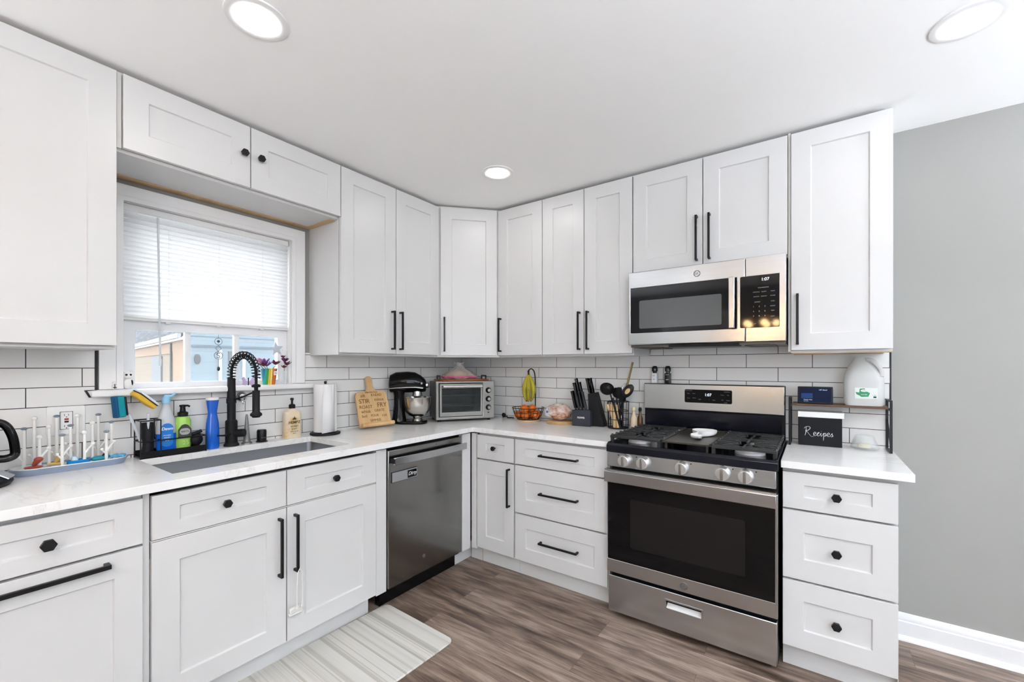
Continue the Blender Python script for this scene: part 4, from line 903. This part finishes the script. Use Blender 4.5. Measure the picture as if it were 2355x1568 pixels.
# ------------------------------------------------------------ back counter things
WIRE = BLACK
bn = thing('fruit_basket','black wire fruit basket with a banana hook on a wooden base','fruit basket',(.735,-.115,CT))
MB().lathe([(.085,0),(.088,.003),(.088,.010),(.08,.013),(0,.013)],n=32).build('wooden_base',mat('pale_wood',(205,170,125),.5),bn)
m = MB()
def ring(r,z,w=.0022,n=36): m.tube([(r*math.cos(2*PI*i/n),r*math.sin(2*PI*i/n),z) for i in range(n)],w,6,True)
ring(.118,.098,.003); ring(.108,.065); ring(.095,.035); ring(.08,.015,.003)
for k in range(20):
    a=2*PI*k/20; m.tube([(.08*math.cos(a),.08*math.sin(a),.015),(.1*math.cos(a),.1*math.sin(a),.045),(.118*math.cos(a),.118*math.sin(a),.098)],.0016,6)
m.build('wire_bowl',WIRE,bn)
MB().tube(smooth_path([(.0,.10,.06),(.0,.10,.25),(.0,.09,.35),(.0,.05,.385),(-.005,.015,.375),(-.005,.005,.36),(-.005,.018,.352)]),.004,8).build('banana_hook',WIRE,bn)
ORG = mat('orange_peel',(206,98,12),.35); noise_bump(ORG,120,.3,.002)
pts = [(-.055,-.045,.046),(.015,-.062,.046),(.068,-.015,.048),(-.06,.03,.047),(.0,.005,.047),(.045,.052,.048),(-.015,.065,.047),(-.03,-.01,.092),(.035,.0,.094),(.0,-.045,.088)]
for k,(x,y,z) in enumerate(pts):
    o = MB().sphere((0,0,0),.030,(1,1,.94),18,12).build('tangerine',ORG); o.location=(.735+x,-.115+y,CT+z-.001)
    where = ['at the left front','at the front centre','at the right','at the left rear','in the middle of the bottom layer','at the right rear','at the rear centre','on top at the left','on top at the right','on top at the front'][k]
    tag(o,'orange tangerine '+where+' of the wire fruit basket','fruit','tangerines in the wire fruit basket')
BAN = mat('banana_yellow',(186,168,38),.45); two_tone(BAN,9,[(.36,(92,78,34)),(.44,(158,146,30)),(.7,(182,168,40))],(1,1,.5))
BANT = mat('banana_tip',(60,48,28),.7)
bunch = thing('banana_bunch','bunch of ripe bananas hanging from the hook over the fruit basket','bananas',(.733,-.105,CT+.355))
for k,(a,b) in enumerate(((-.034,.004),(.036,.002),(-.014,-.03),(.018,-.026))):
    pth = smooth_path([(0,0,-.018),(a*.45,b*.5,-.05),(a*1.05,b*1.1,-.10),(a*1.1,b*1.15,-.15),(a*.55,b*.7,-.205)],5)
    rs=[.005+.0125*math.sin(PI*min(1,max(0,(i/(len(pth)-1))*.86+.1)))**.8 for i in range(len(pth))]
    q = MB().tube(pth,.01,10,rs=rs).build('banana',BAN,bunch); e_=pth[-1]
    MB().cyl(tuple(e_),tuple(e_+Vector((-a*.05,0,-.008))),.0065,.004,n=8).build('banana_tip',BANT,q)
MB().tube([(0,.004,.022),(0,0,.0),(0,0,-.022)],.007,8,rs=[.005,.006,.010]).build('stem',BANT,bunch)
br = thing('bread_loaf_bag','bag of sliced bread with a white and blue label left of the knife block','bread',(.985,-.10,CT))
PKG = mat('bread_bag_print',(205,180,165),.25,coat=.5); two_tone(PKG,16,[(.35,(150,84,62)),(.45,(196,160,138)),(.6,(225,214,208))],(1,1,1.6))
lumpy((.0,0,.082),.06,(1.75,1.0,.95),5,.08).build('loaf_wrap',PKG,br)
lumpy((-.062,-.018,.074),.038,(1.0,1.0,1.0),8,.06).build('white_label',mat('bag_white',(226,224,224),.3,coat=.4),br)
MB().sphere((-.06,-.0595,.082),.009,(1,.25,1)).build('blue_dot',mat('blue_print',(60,110,180),.5),br)
pl = thing('wooden_plate','stack of two thin wooden rounds under the bread bag','plate',(1.0,-.10,CT))
MB().lathe([(0,0),(.10,0),(.106,.006),(.10,.009),(0,.009)],n=32).build('lower_round',mat('pale_wood',(205,170,125),.5),pl); MB().lathe([(0,.0092),(.095,.0092),(.10,.015),(.094,.018),(0,.018)],(.004,0,0),n=32).build('upper_round',WOOD,pl)
kb = thing('knife_block','black angled knife block full of black-handled knives on the countertop','knife block',(1.215,-.095,CT),R(6))
m = MB(); m.prism([(-.078,0),(.10,0),(.118,.012),(.062,.205),(.012,.212),(-.02,.10),(-.078,.10)],-.035,.06,'y') 
kblk = MB(); kblk.prism([(.012,0),(.112,0),(.112,.012),(.052,.228),(.0,.218)],-.02,.06,'y'); kblk.build('rear_block',MATTEB,kb,bevel=.003)
MB().box(-.098,.032,-.06,.03,0,.108).build('front_block',mat('block_slate',(40,44,52),.5),kb,bevel=.003)
text('nuwa',.024,WHITET,kb,(-.034,-.0605,.06),bold=.0006)
def knife(p,d,L=.115,w=.0125,h=.018):
    p=Vector(p); d=Vector(d).normalized(); q=p+d*L
    o = MB().tube([tuple(p),tuple(p+d*L*.3),tuple(p+d*L*.8),tuple(q)],w,8,rs=[w*.85,w*1.0,w*.92,w*1.05],flat=.62).build('knife_handle',GLOSSB,kb)
    MB().cyl(tuple(p-d*.012),tuple(p+d*.0005),w*.55,n=8).build('bolster',MATTEB,o)
for (x,y,z,l) in ((-.082,-.03,.118,.12),(-.058,-.035,.118,.125),(-.034,-.03,.118,.12),(-.01,-.032,.118,.115),(-.07,.005,.125,.17),(-.05,.008,.125,.20),(-.03,.005,.125,.175),(.018,.02,.222,.05),(.012,.0,.215,.11),(.034,.0,.222,.105)):
    knife((x,y,z),(-.24,.03,1),l)
# utensil crock
uc = thing('utensil_holder','round black wire utensil holder full of cooking tools left of the range','utensil holder',(1.425,-.095,CT))
m = MB(); ring(.068,.175,.003); ring(.066,.115); ring(.065,.06); ring(.064,.006,.003)
for k in range(18):
    a=2*PI*k/18; m.tube([(.064*math.cos(a),.064*math.sin(a),.006),(.068*math.cos(a),.068*math.sin(a),.175)],.0018,6)
m.tube([(-.066,0,.175),(-.098,0,.175),(-.098,0,.006),(-.066,0,.006)],.0018,6); m.build('wire_body',WIRE,uc)
MB().lathe([(0,0),(.063,0),(.063,.006),(0,.006)]).build('base_plate',BLACK,uc)
UWOOD = mat('utensil_wood',(214,180,132),.5); OLIVE = mat('olive_wood',(132,112,62),.5)
def utensil(name,lab,foot,top,mt,r=.006):
    t = thing(name,lab,'kitchen utensil',(1.425+foot[0],-.095+foot[1],CT+.008)); v = Vector(top)-Vector((foot[0],foot[1],.008))
    MB().tube([(0,0,.001),tuple(v*.5),tuple(v)],r,8,rs=[r,r*.9,r*.8]).build('handle',mt,t); return t,v
t,v = utensil('ladle','large black ladle leaning left in the utensil holder',(.02,-.02),(-.050,-.02,.235),BLACKP,.006)
o = MB().lathe([(0,-.032),(.028,-.028),(.044,-.010),(.047,.006),(.044,.006),(.040,-.008),(.024,-.024),(0,-.027)]).build('bowl',BLACKP,t); o.location=v+Vector((-.018,-.004,.02)); o.rotation_euler=(R(-55),R(-18),0)
t,v = utensil('wooden_spatula','flat pale wooden spatula in the left of the utensil holder',(.012,-.035),(-.055,-.045,.155),UWOOD,.014)
MB().prism([(-.03,.0),(.018,.0),(.0,.15),(-.05,.15)],-.014,-.009,'y').build('blade',UWOOD,t,bevel=.002)
t,v = utensil('slotted_spoon','black slotted spoon leaning right in the utensil holder',(-.02,.0),(.045,-.02,.21),BLACKP,.006)
o = MB().sphere((0,0,0),.034,(.9,.24,1.5),18,12).build('spoon_head',BLACKP,t); o.location=v+Vector((.028,-.005,.035)); o.rotation_euler=(0,R(38),R(10))
MB().sphere((.0,-.004,.0),.02,(.8,.3,1.3)).build('wood_back',UWOOD,o)
t,v = utensil('whisk','stainless wire whisk standing in the utensil holder',(.0,.02),(.03,.03,.19),CHROME,.005)
m = MB()
for k in range(6):
    a=PI*k/6; m.tube(smooth_path([(0,0,0),(.03*math.cos(a),.03*math.sin(a),.05),(.026*math.cos(a),.026*math.sin(a),.085),(0,0,.105),(-.026*math.cos(a),-.026*math.sin(a),.085),(-.03*math.cos(a),-.03*math.sin(a),.05),(0,0,0)],5),.0011,5)
o = m.build('wire_loops',CHROME,t); o.location=v; o.rotation_euler=(0,R(10),0)
t,v = utensil('wooden_spoon','long olive wooden spoon handle sticking up highest from the utensil holder',(-.01,.01),(.090,.02,.43),OLIVE,.008)
t,v = utensil('turner','black kitchen turner with a slotted head in the middle of the utensil holder',(.015,.01),(.012,-.01,.22),BLACKP,.0055)
MB().prism(rrect(.034,.075,.01,4,v.x-.004,v.z+.01),-.014,-.010,'y').build('blade',BLACKP,t)
t,v = utensil('black_spatula','black silicone spatula crossing the front of the utensil holder',(.03,-.04),(-.02,-.048,.20),BLACKP,.010)
t,v = utensil('silicone_scraper','black silicone scraper with a square head at the right of the utensil holder',(.03,.0),(.028,.0,.205),BLACKP,.007)
MB().prism(rrect(.04,.07,.01,4,v.x+.004,v.z+.005),-.006,.002,'y').build('blade',BLACKP,t)
t,v = utensil('pasta_server','black pasta server at the back of the utensil holder, behind the ladle',(.0,.035),(-.028,.03,.23),BLACKP,.006)
MB().sphere(tuple(v),.026,(.9,.4,1.3),14,10).build('server_head',BLACKP,t)
t,v = utensil('tongs','steel tongs with a looped end in the utensil holder',(.02,.02),(-.006,.02,.235),CHROME,.0035)
MB().tube([tuple(v+Vector((.008*math.cos(2*PI*i/12),0,.01+.012*math.sin(2*PI*i/12)))) for i in range(12)],.0015,6,True).build('loop',CHROME,t)
def oil(x,y,lab,glassc,liq,cap,r=.022,h=.075):
    t = thing('oil_bottle',lab,'bottle',(x,y,CT))
    MB().lathe([(0,0),(r,0),(r*1.02,.004),(r,h),(r*.5,h+.022),(r*.45,h+.045)],n=24).build('bottle_body',glassc,t)
    MB().lathe([(r*.55,h+.045),(r*.6,h+.06),(r*.4,h+.068),(0,h+.069)],n=16).build('stopper',cap,t)
oil(1.525,-.085,'small glass bottle of beige spice with a pale stopper beside the range',mat('spice_glass',(196,176,150),.12),None,mat('cream_cap',(206,200,150),.5))
oil(1.553,-.045,'small dark amber bottle with a black cap tucked behind the spice bottle',mat('amber_glass',(92,58,26),.1),None,BLACKP,.017,.07)

# ------------------------------------------------------------ rack on the right counter
DWOOD = mat('dark_shelf_wood',(84,56,38),.5); two_tone(DWOOD,6,[(.3,(62,40,28)),(.7,(112,78,54))],(.2,3,1))
rk = thing('counter_shelf','small black metal counter rack with a dark wood shelf','shelf',(2.57,-.085,CT))
MB().box(-.19,.185,-.055,.068,.202,.214).build('shelf_board',DWOOD,rk,bevel=.0015)
for sx in (-1,1):
    m = MB(); x = sx*.197-.004
    w=.005
    for (y0a,z0a,y1a,z1a) in ((-.066,.0,-.062,.245),(.072,.0,.068,.245)):
        m._q([(x-w,y0a-.006,z0a),(x+w,y0a-.006,z0a),(x+w,y0a+.006,z0a),(x-w,y0a+.006,z0a),(x-w,y1a-.006,z1a),(x+w,y1a-.006,z1a),(x+w,y1a+.006,z1a),(x-w,y1a+.006,z1a)],[(0,1,2,3),(7,6,5,4),(0,4,5,1),(1,5,6,2),(2,6,7,3),(3,7,4,0)])
    m.box(x-w,x+w,-.06,.066,.0,.008).box(x-w,x+w,-.06,.066,.195,.203).box(x-w,x+w,-.062,.068,.237,.245)
    m.tube([(x,-.05,.01),(x,.055,.15)],.003,6)
    m.build('side_frame',BLACK,rk,bevel=.001)
es = thing('smart_display','small black smart display with a dark blue screen on the wood shelf','smart display',(2.475,-.105,CT+.2145),R(2))
m = MB(); m.prism([(-.026,0),(.03,0),(.014,.05),(-.012,.086),(-.018,.086)],-.073,.073,'x'); m.build('body',BLACKP,es,bevel=.005)
SCR = mat('screen_blue',(6,10,24),.35,spec=.08,emit=(20,34,66),es=.35)
o = MB().prism([(-.0272,.008),(-.0262,.008),(-.0182,.080),(-.0192,.080)],-.066,.066,'x').build('screen',SCR,es)
SCT = mat('screen_text',(180,200,225),.5,emit=(170,195,225),es=.7)
text('1:07 Good',.008,SCT,o,(.032,-.0202,.070),(R(84),0,0)); 
MB().box(-.058,-.010,-.0262,-.0235,.026,.052).build('picture_tile',mat('tile_blue',(24,44,80),.4,spec=.1,emit=(36,62,105),es=.35),o); text('Weather today',.006,SCT,o,(-.03,-.0262,.020),(R(84),0,0)); text('see more',.005,SCT,o,(-.038,-.0268,.013),(R(84),0,0))
jg = thing('water_jug','translucent gallon water jug with a green and white label on the wood shelf','jug',(2.668,-.085,CT+.2145))
HD = mat('milky_plastic',(226,228,226),.22,alpha=.72)
m = MB(); vs=[]; RR=[(.142,.118,0,.03),(.152,.128,.008,.036),(.152,.128,.115,.036),(.144,.122,.150,.04),(.105,.095,.19,.042),(.05,.05,.222,.024),(.044,.044,.233,.021)]; n=len(rrect(1,1,.1))
for w,d_,z,r_ in RR: vs += [(x-(.0 if z<.16 else .006 if z<.2 else .014),y,z) for x,y in rrect(w,d_,r_)]
k=len(RR); m._q(vs,[(q*n+i,q*n+(i+1)%n,(q+1)*n+(i+1)%n,(q+1)*n+i) for q in range(k-1) for i in range(n)]+[tuple(range(n)),tuple(range((k-1)*n,k*n))]); m.build('bottle_body',HD,jg)
MB().tube(smooth_path([(.012,-.015,.222),(.035,-.03,.212),(.060,-.042,.175),(.064,-.048,.140)]),.0095,10).build('handle',HD,jg)
MB().lathe([(.021,0),(.021,.012),(0,.012)],(-.014,0,.2335)).build('cap',WHITEP,jg) if False else None
LBG = mat('jug_label_white',(222,228,224),.5); GRN = mat('label_green',(30,128,84),.5)
lb = MB().box(-.036,.048,-.0655,-.0643,.035,.087).build('label',LBG,jg)
MB().prism([(-.034,.066),(-.02,.064),(-.018,.082),(.0,.084),(.004,.072),(.02,.062),(.014,.045),(-.012,.043),(-.02,.05),(-.03,.055)],-.0662,-.0656,'y').build('label_art',GRN,lb)
MB().prism(ell(-.002,.073,.013,.006),-.0668,-.0662,'y').build('label_badge',LBG,lb); text('WATER',.007,WHITET,lb,(-.002,-.067,.054)); text('1 GAL',.0055,MATTEB,lb,(.036,-.0657,.052)); text('spring',.005,MATTEB,lb,(-.002,-.067,.073))
MB().box(.032,.043,-.0662,-.0655,.040,.047).build('label_code',MATTEB,lb)
rb = thing('recipe_box','black recipe box with a white lid under the counter rack','recipe box',(2.495,-.105,CT),R(2))
CARD = mat('chalk_black',(20,21,24),.6,spec=.2)
MB().box(-.09,.09,-.012,.09,0,.143).build('box',CARD,rb,bevel=.002)
MB().box(-.093,.098,-.015,.093,.1435,.172).build('lid',WHITEP,rb,bevel=.002)
# handwritten word built from stroke paths
def stroke(P,w=.0017): return smooth_path([(x,0,z) for x,z in P],5)
G_ = {'R':[[(.0,.0),(.004,.02),(.005,.044)],[(-.004,.036),(.004,.044),(.016,.046),(.021,.038),(.012,.027),(.002,.024),(.010,.018),(.019,.004),(.028,-.004),(.036,.0)]],
 'e':[[(.0,.008),(.008,.012),(.009,.018),(.004,.019),(.0,.011),(.003,.002),(.010,.003),(.014,.008)]],
 'c':[[(.0,.008),(.009,.017),(.006,.019),(.001,.012),(.003,.002),(.009,.003),(.013,.008)]],
 'i':[[(.0,.008),(.004,.017),(.003,.004),(.006,.001),(.010,.008)],[(.005,.025),(.0055,.026)]],
 'p':[[(.0,.008),(.004,.017),(.003,-.010),(.002,-.020)],[(.003,.008),(.008,.018),(.012,.014),(.010,.004),(.004,.003),(.012,.004),(.016,.009)]],
 's':[[(.0,.008),(.007,.019),(.005,.014),(.009,.006),(.005,.001),(.0,.004)]]}
xx=-.062; m=MB()
for ch,adv in (('R',.034),('e',.0135),('c',.0125),('i',.0105),('p',.0165),('e',.0135),('s',.012)):
    for st in G_[ch]:
        P=stroke(st); m.tube([(xx+p.x*1.05,-.0128,.05+p.z*1.0) for p in P],.0016,6,rs=[.0010+.0008*math.sin(PI*i/max(1,len(P)-1)) for i in range(len(P))],flat=.5)
    xx+=adv*1.05
m.build('lettering',WHITET,rb)
cn = thing('glass_candle_dish','clear faceted glass dish with a cream candle right of the recipe box','candle holder',(2.672,-.085,CT))
MB().lathe([(0,0),(.048,0),(.055,.006),(.055,.014),(.036,.066),(.034,.068),(.031,.066),(.049,.014),(.046,.010),(0,.010)],n=10).build('glass_dish',mat('dish_glass',(225,230,230),.06,alpha=.22,coat=.3),cn,ang=15)
MB().lathe([(0,.0105),(.026,.0105),(.027,.024),(.024,.027),(0,.026)],n=20).build('candle',mat('cream_wax',(232,222,180),.5),cn)
t = thing('glass_tray','thin clear glass tray under the candle dish','tray',(2.69,-.1,CT)) if False else None

# ------------------------------------------------------------ window sill things
def flower(parent,c,r,mt,n=5,seed=0,tilt=0):
    rr=random.Random(seed); m=MB()
    for k in range(n):
        a=2*PI*k/n+rr.random(); d_=Vector((math.cos(a)*.6,math.sin(a),.5+rr.random()*.5)).normalized()
        q=d_.to_track_quat('Z','Y').to_matrix()
        m.sphere(tuple(Vector(c)+d_*r*.6),r*.6,(.42,.12,1.0),8,6,rot=q)
    return m.build('blossom',mt,parent)
PUR = mat('purple_petal',(140,90,170),.6); DRED = mat('maroon_petal',(98,30,60),.6); PINK = mat('pink_petal',(215,150,185),.6); STEMG = mat('stem_green',(80,100,60),.6)
SZ = 1.2112
pt = thing('striped_planter','rainbow-striped planter pot with purple flowers on the window sill','flower pot',(.015,-1.628,SZ),TL)
RB = mat('rainbow_stripes',(200,90,40),.35)
tc = nd(RB,'ShaderNodeTexCoord'); sp = nd(RB,'ShaderNodeSeparateXYZ'); lk(RB,tc.outputs['Object'],sp.inputs[0])
mr = nd(RB,'ShaderNodeMapRange'); mr.inputs['From Min'].default_value=-.042; mr.inputs['From Max'].default_value=.042; lk(RB,sp.outputs[0],mr.inputs[0])
r_ = ramp(RB,mr.outputs[0],[(0,(20,110,140)),(.12,(40,160,150)),(.2,(70,150,60)),(.3,(225,190,60)),(.42,(240,225,150)),(.5,(205,110,30)),(.62,(225,120,40)),(.72,(160,30,30)),(.86,(235,235,230))]); r_.color_ramp.interpolation='CONSTANT'
for p_,c_ in ((.93,(170,30,35)),): 
    e_=r_.color_ramp.elements.new(p_); e_.color=s2l(c_)
lk(RB,r_.outputs[0],bsdf(RB).inputs['Base Color'])
MB().lathe([(0,0),(.030,0),(.041,.085),(.043,.088),(.039,.088),(.030,.01),(0,.01)],n=16).build('pot',RB,pt,ang=20)
MB().box(.008,.026,-.040,-.036,.052,.074).build('tag',WHITEP,pt); text('hi',.012,MATTEB,pt,(.017,-.0404,.063))
MB().lathe([(0,.08),(.038,.08)],n=16).build('soil',mat('soil',(60,45,35),.9),pt)
for k,(x,y,z,mt,r) in enumerate(((-.03,-.01,.112,PUR,.026),(-.012,.0,.10,PUR,.022),(-.055,-.005,.118,PINK,.024),(-.038,-.02,.10,DRED,.02),(.035,0,.108,DRED,.022))):
    flower(pt,(x,y,z),r*1.4,mt,7,k)
m = MB()
for x,z in ((-.03,.11),(-.012,.1),(-.055,.115),(.035,.105)): m.tube([(x*.3,0,.075),(x,0,z)],.0018,6)
m.build('stems',STEMG,pt)
vs_ = thing('bud_vase','clear glass bud vase with dark purple flowers right of the striped planter','vase',(.02,-1.548,SZ),TL)
MB().lathe([(0,0),(.016,0),(.018,.01),(.015,.06),(.013,.075)],n=20).build('vase_glass',mat('vase_clear',(232,238,242),.06,alpha=.3,coat=.4),vs_)
MB().tube([(0,0,.01),(.0,0,.08),(.006,0,.12)],.0016,6).build('stem',STEMG,vs_)
for k,(x,z,r) in enumerate(((.004,.125,.022),(.016,.105,.022),(-.006,.148,.014),(.0,.09,.016))): flower(vs_,(x,0,z),r*1.25,DRED if k else mat('plum_petal',(88,30,82),.6),7,20+k)
bf = thing('butterfly_ornament','small purple and white butterfly ornament on the window sill','ornament',(.02,-1.735,SZ+.0),TL)
for s_ in (-1,1):
    MB().prism([(0,.012),(s_*.022,.045),(s_*.034,.042),(s_*.028,.02),(s_*.03,.004),(s_*.014,.0)],-.0015,.0015,'y').build('wing',mat('lilac_wing',(196,176,212),.4),bf)
MB().tube([(0,0,.0),(0,0,.03),(0,0,.04)],.003,8).build('body',MATTEB,bf)
t = thing('pink_rose_ornament','tiny pale pink flower ornament stuck to the window glass','ornament',(-.030,-1.77,1.345),TL)
flower(t,(0,0,0),.014,mat('pale_pink',(240,205,200),.5),7,44); MB().cyl((0,.01,0),(0,.0235,0),.006,n=12).build('suction_cup',PANE,t)
st = thing('star_ornament','large silver star ornament on the window glass above the planter','ornament',(-.028,-1.568,1.41),TL)
P=[]
for k in range(10):
    a=R(90+36*k+8); rr=.042 if k%2==0 else .018; P.append((rr*math.cos(a),rr*math.sin(a)))
MB().prism(P,-.0015,.0015,'y').build('star',mat('star_silver',(196,202,210),.3,.5),st,bevel=.001); MB().cyl((0,.0,0),(0,.006,0),.006,n=12).build('suction_cup',WHITEP,st)
t = thing('hanging_suncatcher','hanging suncatcher of metal rings and a diamond in the middle window pane','suncatcher',(-.028,-1.857,1.475),TL)
m = MB(); SC = mat('suncatcher_metal',(70,78,82),.3,.8)
def oring(z,r): m.tube([(r*math.cos(2*PI*i/24),0,z+r*math.sin(2*PI*i/24)) for i in range(24)],.0012,6,True)
m.tube([(0,0,.0),(0,0,-.02)],.0008,6); oring(-.036,.017); oring(-.108,.019); m.tube([(0,0,-.055),(.013,0,-.071),(0,0,-.087),(-.013,0,-.071)],.0014,6,True)
m.tube([(0,0,-.127),(0,0,-.165)],.0008,6); m.tube(smooth_path([(.008,0,-.098),(0,0,-.095),(-.008,0,-.102),(.006,0,-.112),(.002,0,-.120),(-.008,0,-.117)]),.0016,6); m.build('rings',SC,t)
MB().sphere((0,0,-.035),.007,(1,.4,1)).build('bead',SC,t); MB().sphere((0,0,-.176),.008,(.9,.4,1.5)).build('pendant',SC,t)
fg = thing('panda_figurine','small white and black animal figurine at the left of the window sill','figurine',(.015,-2.222,SZ),TL)
MB().sphere((0,0,.024),.018,(1,.9,1.3)).build('body',WHITEP,fg); h_=MB().sphere((0,0,.06),.016,(1.1,1,1)).build('head',WHITEP,fg)
MB().sphere((-.008,-.013,.063),.0045).sphere((.006,-.013,.063),.0045).build('eye_patches',MATTEB,h_); MB().sphere((.011,-.008,.028),.008,(.6,.8,1.6)).build('arm',MATTEB,fg); MB().sphere((.012,0,.078),.005).sphere((-.012,0,.078),.005).build('ears',WHITEP,h_)
fg = thing('tiny_figurine','tiny white figurine with dark marks left of the panda figurine','figurine',(.02,-2.268,SZ),TL)
MB().sphere((0,0,.012),.010,(1,.8,1.2)).sphere((0,0,.028),.008).build('body',WHITEP,fg); MB().box(-.006,.006,-.0105,-.007,.008,.011).box(-.001,.001,-.0105,-.006,.004,.024).build('marks',MATTEB,fg)

# ------------------------------------------------------------ floor mat
mt_ = MB(); mt_.prism(rrect(.52,.78,.035,6),0,.010)
RUG = mat('striped_mat',(196,194,188),.85)
tc = nd(RUG,'ShaderNodeTexCoord'); mp = nd(RUG,'ShaderNodeMapping'); mp.inputs['Scale'].default_value=(.0,17,1); lk(RUG,tc.outputs['Object'],mp.inputs[0])
n_ = nd(RUG,'ShaderNodeTexNoise'); n_.inputs['Scale'].default_value=1.2; n_.inputs['Detail'].default_value=4; n_.inputs['Roughness'].default_value=.8; lk(RUG,mp.outputs[0],n_.inputs[0])
r_ = ramp(RUG,n_.outputs[0],[(.36,(150,148,140)),(.44,(178,175,167)),(.5,(204,202,196)),(.7,(212,210,205))]); lk(RUG,r_.outputs[0],bsdf(RUG).inputs['Base Color'])
o = mt_.build('kitchen_mat',RUG,bevel=.004); o.location=(.800,-1.655,0); o.rotation_euler=(0,0,R(-2)); tag(o,'grey and white striped cushioned mat on the floor in front of the sink','mat')

# ------------------------------------------------------------ outdoors
GR = MB().box(-40,-.6,-20,20,-.9,-.8).build('ground',mat('gravel',(150,150,148),.9)); GR['kind']='structure'
def siding(name,c1,c2,sc=9):
    m = mat(name,c1,.8); tc=nd(m,'ShaderNodeTexCoord'); sp=nd(m,'ShaderNodeSeparateXYZ'); lk(m,tc.outputs['Object'],sp.inputs[0])
    a=nd(m,'ShaderNodeMath',operation='MULTIPLY'); a.inputs[1].default_value=sc; lk(m,sp.outputs[2],a.inputs[0]); f=nd(m,'ShaderNodeMath',operation='FRACT'); lk(m,a.outputs[0],f.inputs[0])
    r=ramp(m,f.outputs[0],[(0,c2),(.08,c1),(1,c1)]); lk(m,r.outputs[0],bsdf(m).inputs['Base Color']); return m
SID = siding('beige_siding',(138,127,110),(104,97,86),4.5); SIDB = siding('blue_siding',(112,130,140),(94,111,121),5.5); ROOF = mat('shingles',(70,82,92),.9); two_tone(ROOF,1.6,[(.40,(28,36,42)),(.52,(58,66,74)),(.64,(104,110,116))],(1,4,4))
gg = thing('garage','beige sided garage with a grey shingle roof seen through the left window pane','building',(-11.277,1.531,-.8),R(-7.46))
MB().box(-23,0,0,6,0,2.86).build('wall',SID,gg)
MB().box(-1.7,.02,-.03,0,2.55,2.84).box(-1.55,.0,-.025,0,.0,2.55).build('corner_board',mat('peach_board',(150,122,98),.7),gg)
MB().box(-2.02,-1.86,-.05,0,.0,2.8).build('gutter_pipe',mat('pipe',(54,54,52),.6),gg)
MB().box(-16,-2.02,-.03,0,2.5,2.80).build('frieze_board',mat('peach_board',(150,122,98),.7),gg)
MB().box(-5.3,-3.5,-.05,0,.1,2.45).build('side_door',mat('pale_grey_door',(100,108,116),.6),gg)
m = MB(); m._q([(-24,-.15,2.86),(.2,-.15,2.86),(.2,3,6.4),(-24,3,6.4),(-24,-.15,2.96),(.2,-.15,2.96),(.2,3,6.5),(-24,3,6.5)],[(3,2,1,0),(4,5,6,7),(0,1,5,4),(1,2,6,5),(2,3,7,6),(3,0,4,7)]); m.build('roof',ROOF,gg)
MB().box(-24,.25,-.24,-.15,2.86,2.98).build('gutter',mat('gutter_white',(170,172,174),.6),gg)
hs_ = thing('neighbour_house','pale blue sided house with an oval plaque seen through the middle window panes','building',(-6,0,-.8))
MB().prism([(-4,1.7),(0,-.075),(0,5),(-4,5)],0,4.2).build('wall',SIDB,hs_)
MB().box(.0,.03,-.05,5,2.44,2.475).build('trim_board',mat('grey_trim',(70,90,104),.6),hs_)
m = MB()
for k in range(5): m.box(0,.015,-.07,5,2.62+.16*k,2.63+.16*k)
m.build('soffit_lines',mat('grey_trim2',(92,110,122),.6),hs_)
MB().prism([(x,z) for x,z in ell(.03,2.235,.045,.085)],.0,.03,'x').build('oval_plaque',mat('plaque_grey',(54,58,64),.7),hs_)
for y in (.34,.72): MB().box(.0,.03,y,y+.05,0,2.4).build('door_trim',mat('gutter_white',(170,172,174),.6),hs_)
MB().box(.0,.02,.50,.62,2.12,2.38).build('house_window',mat('dark_pane',(62,70,76),.3),hs_)
# clean up empties that were never linked
for o in list(bpy.data.objects):
    if o.name not in S.objects: bpy.data.objects.remove(o)
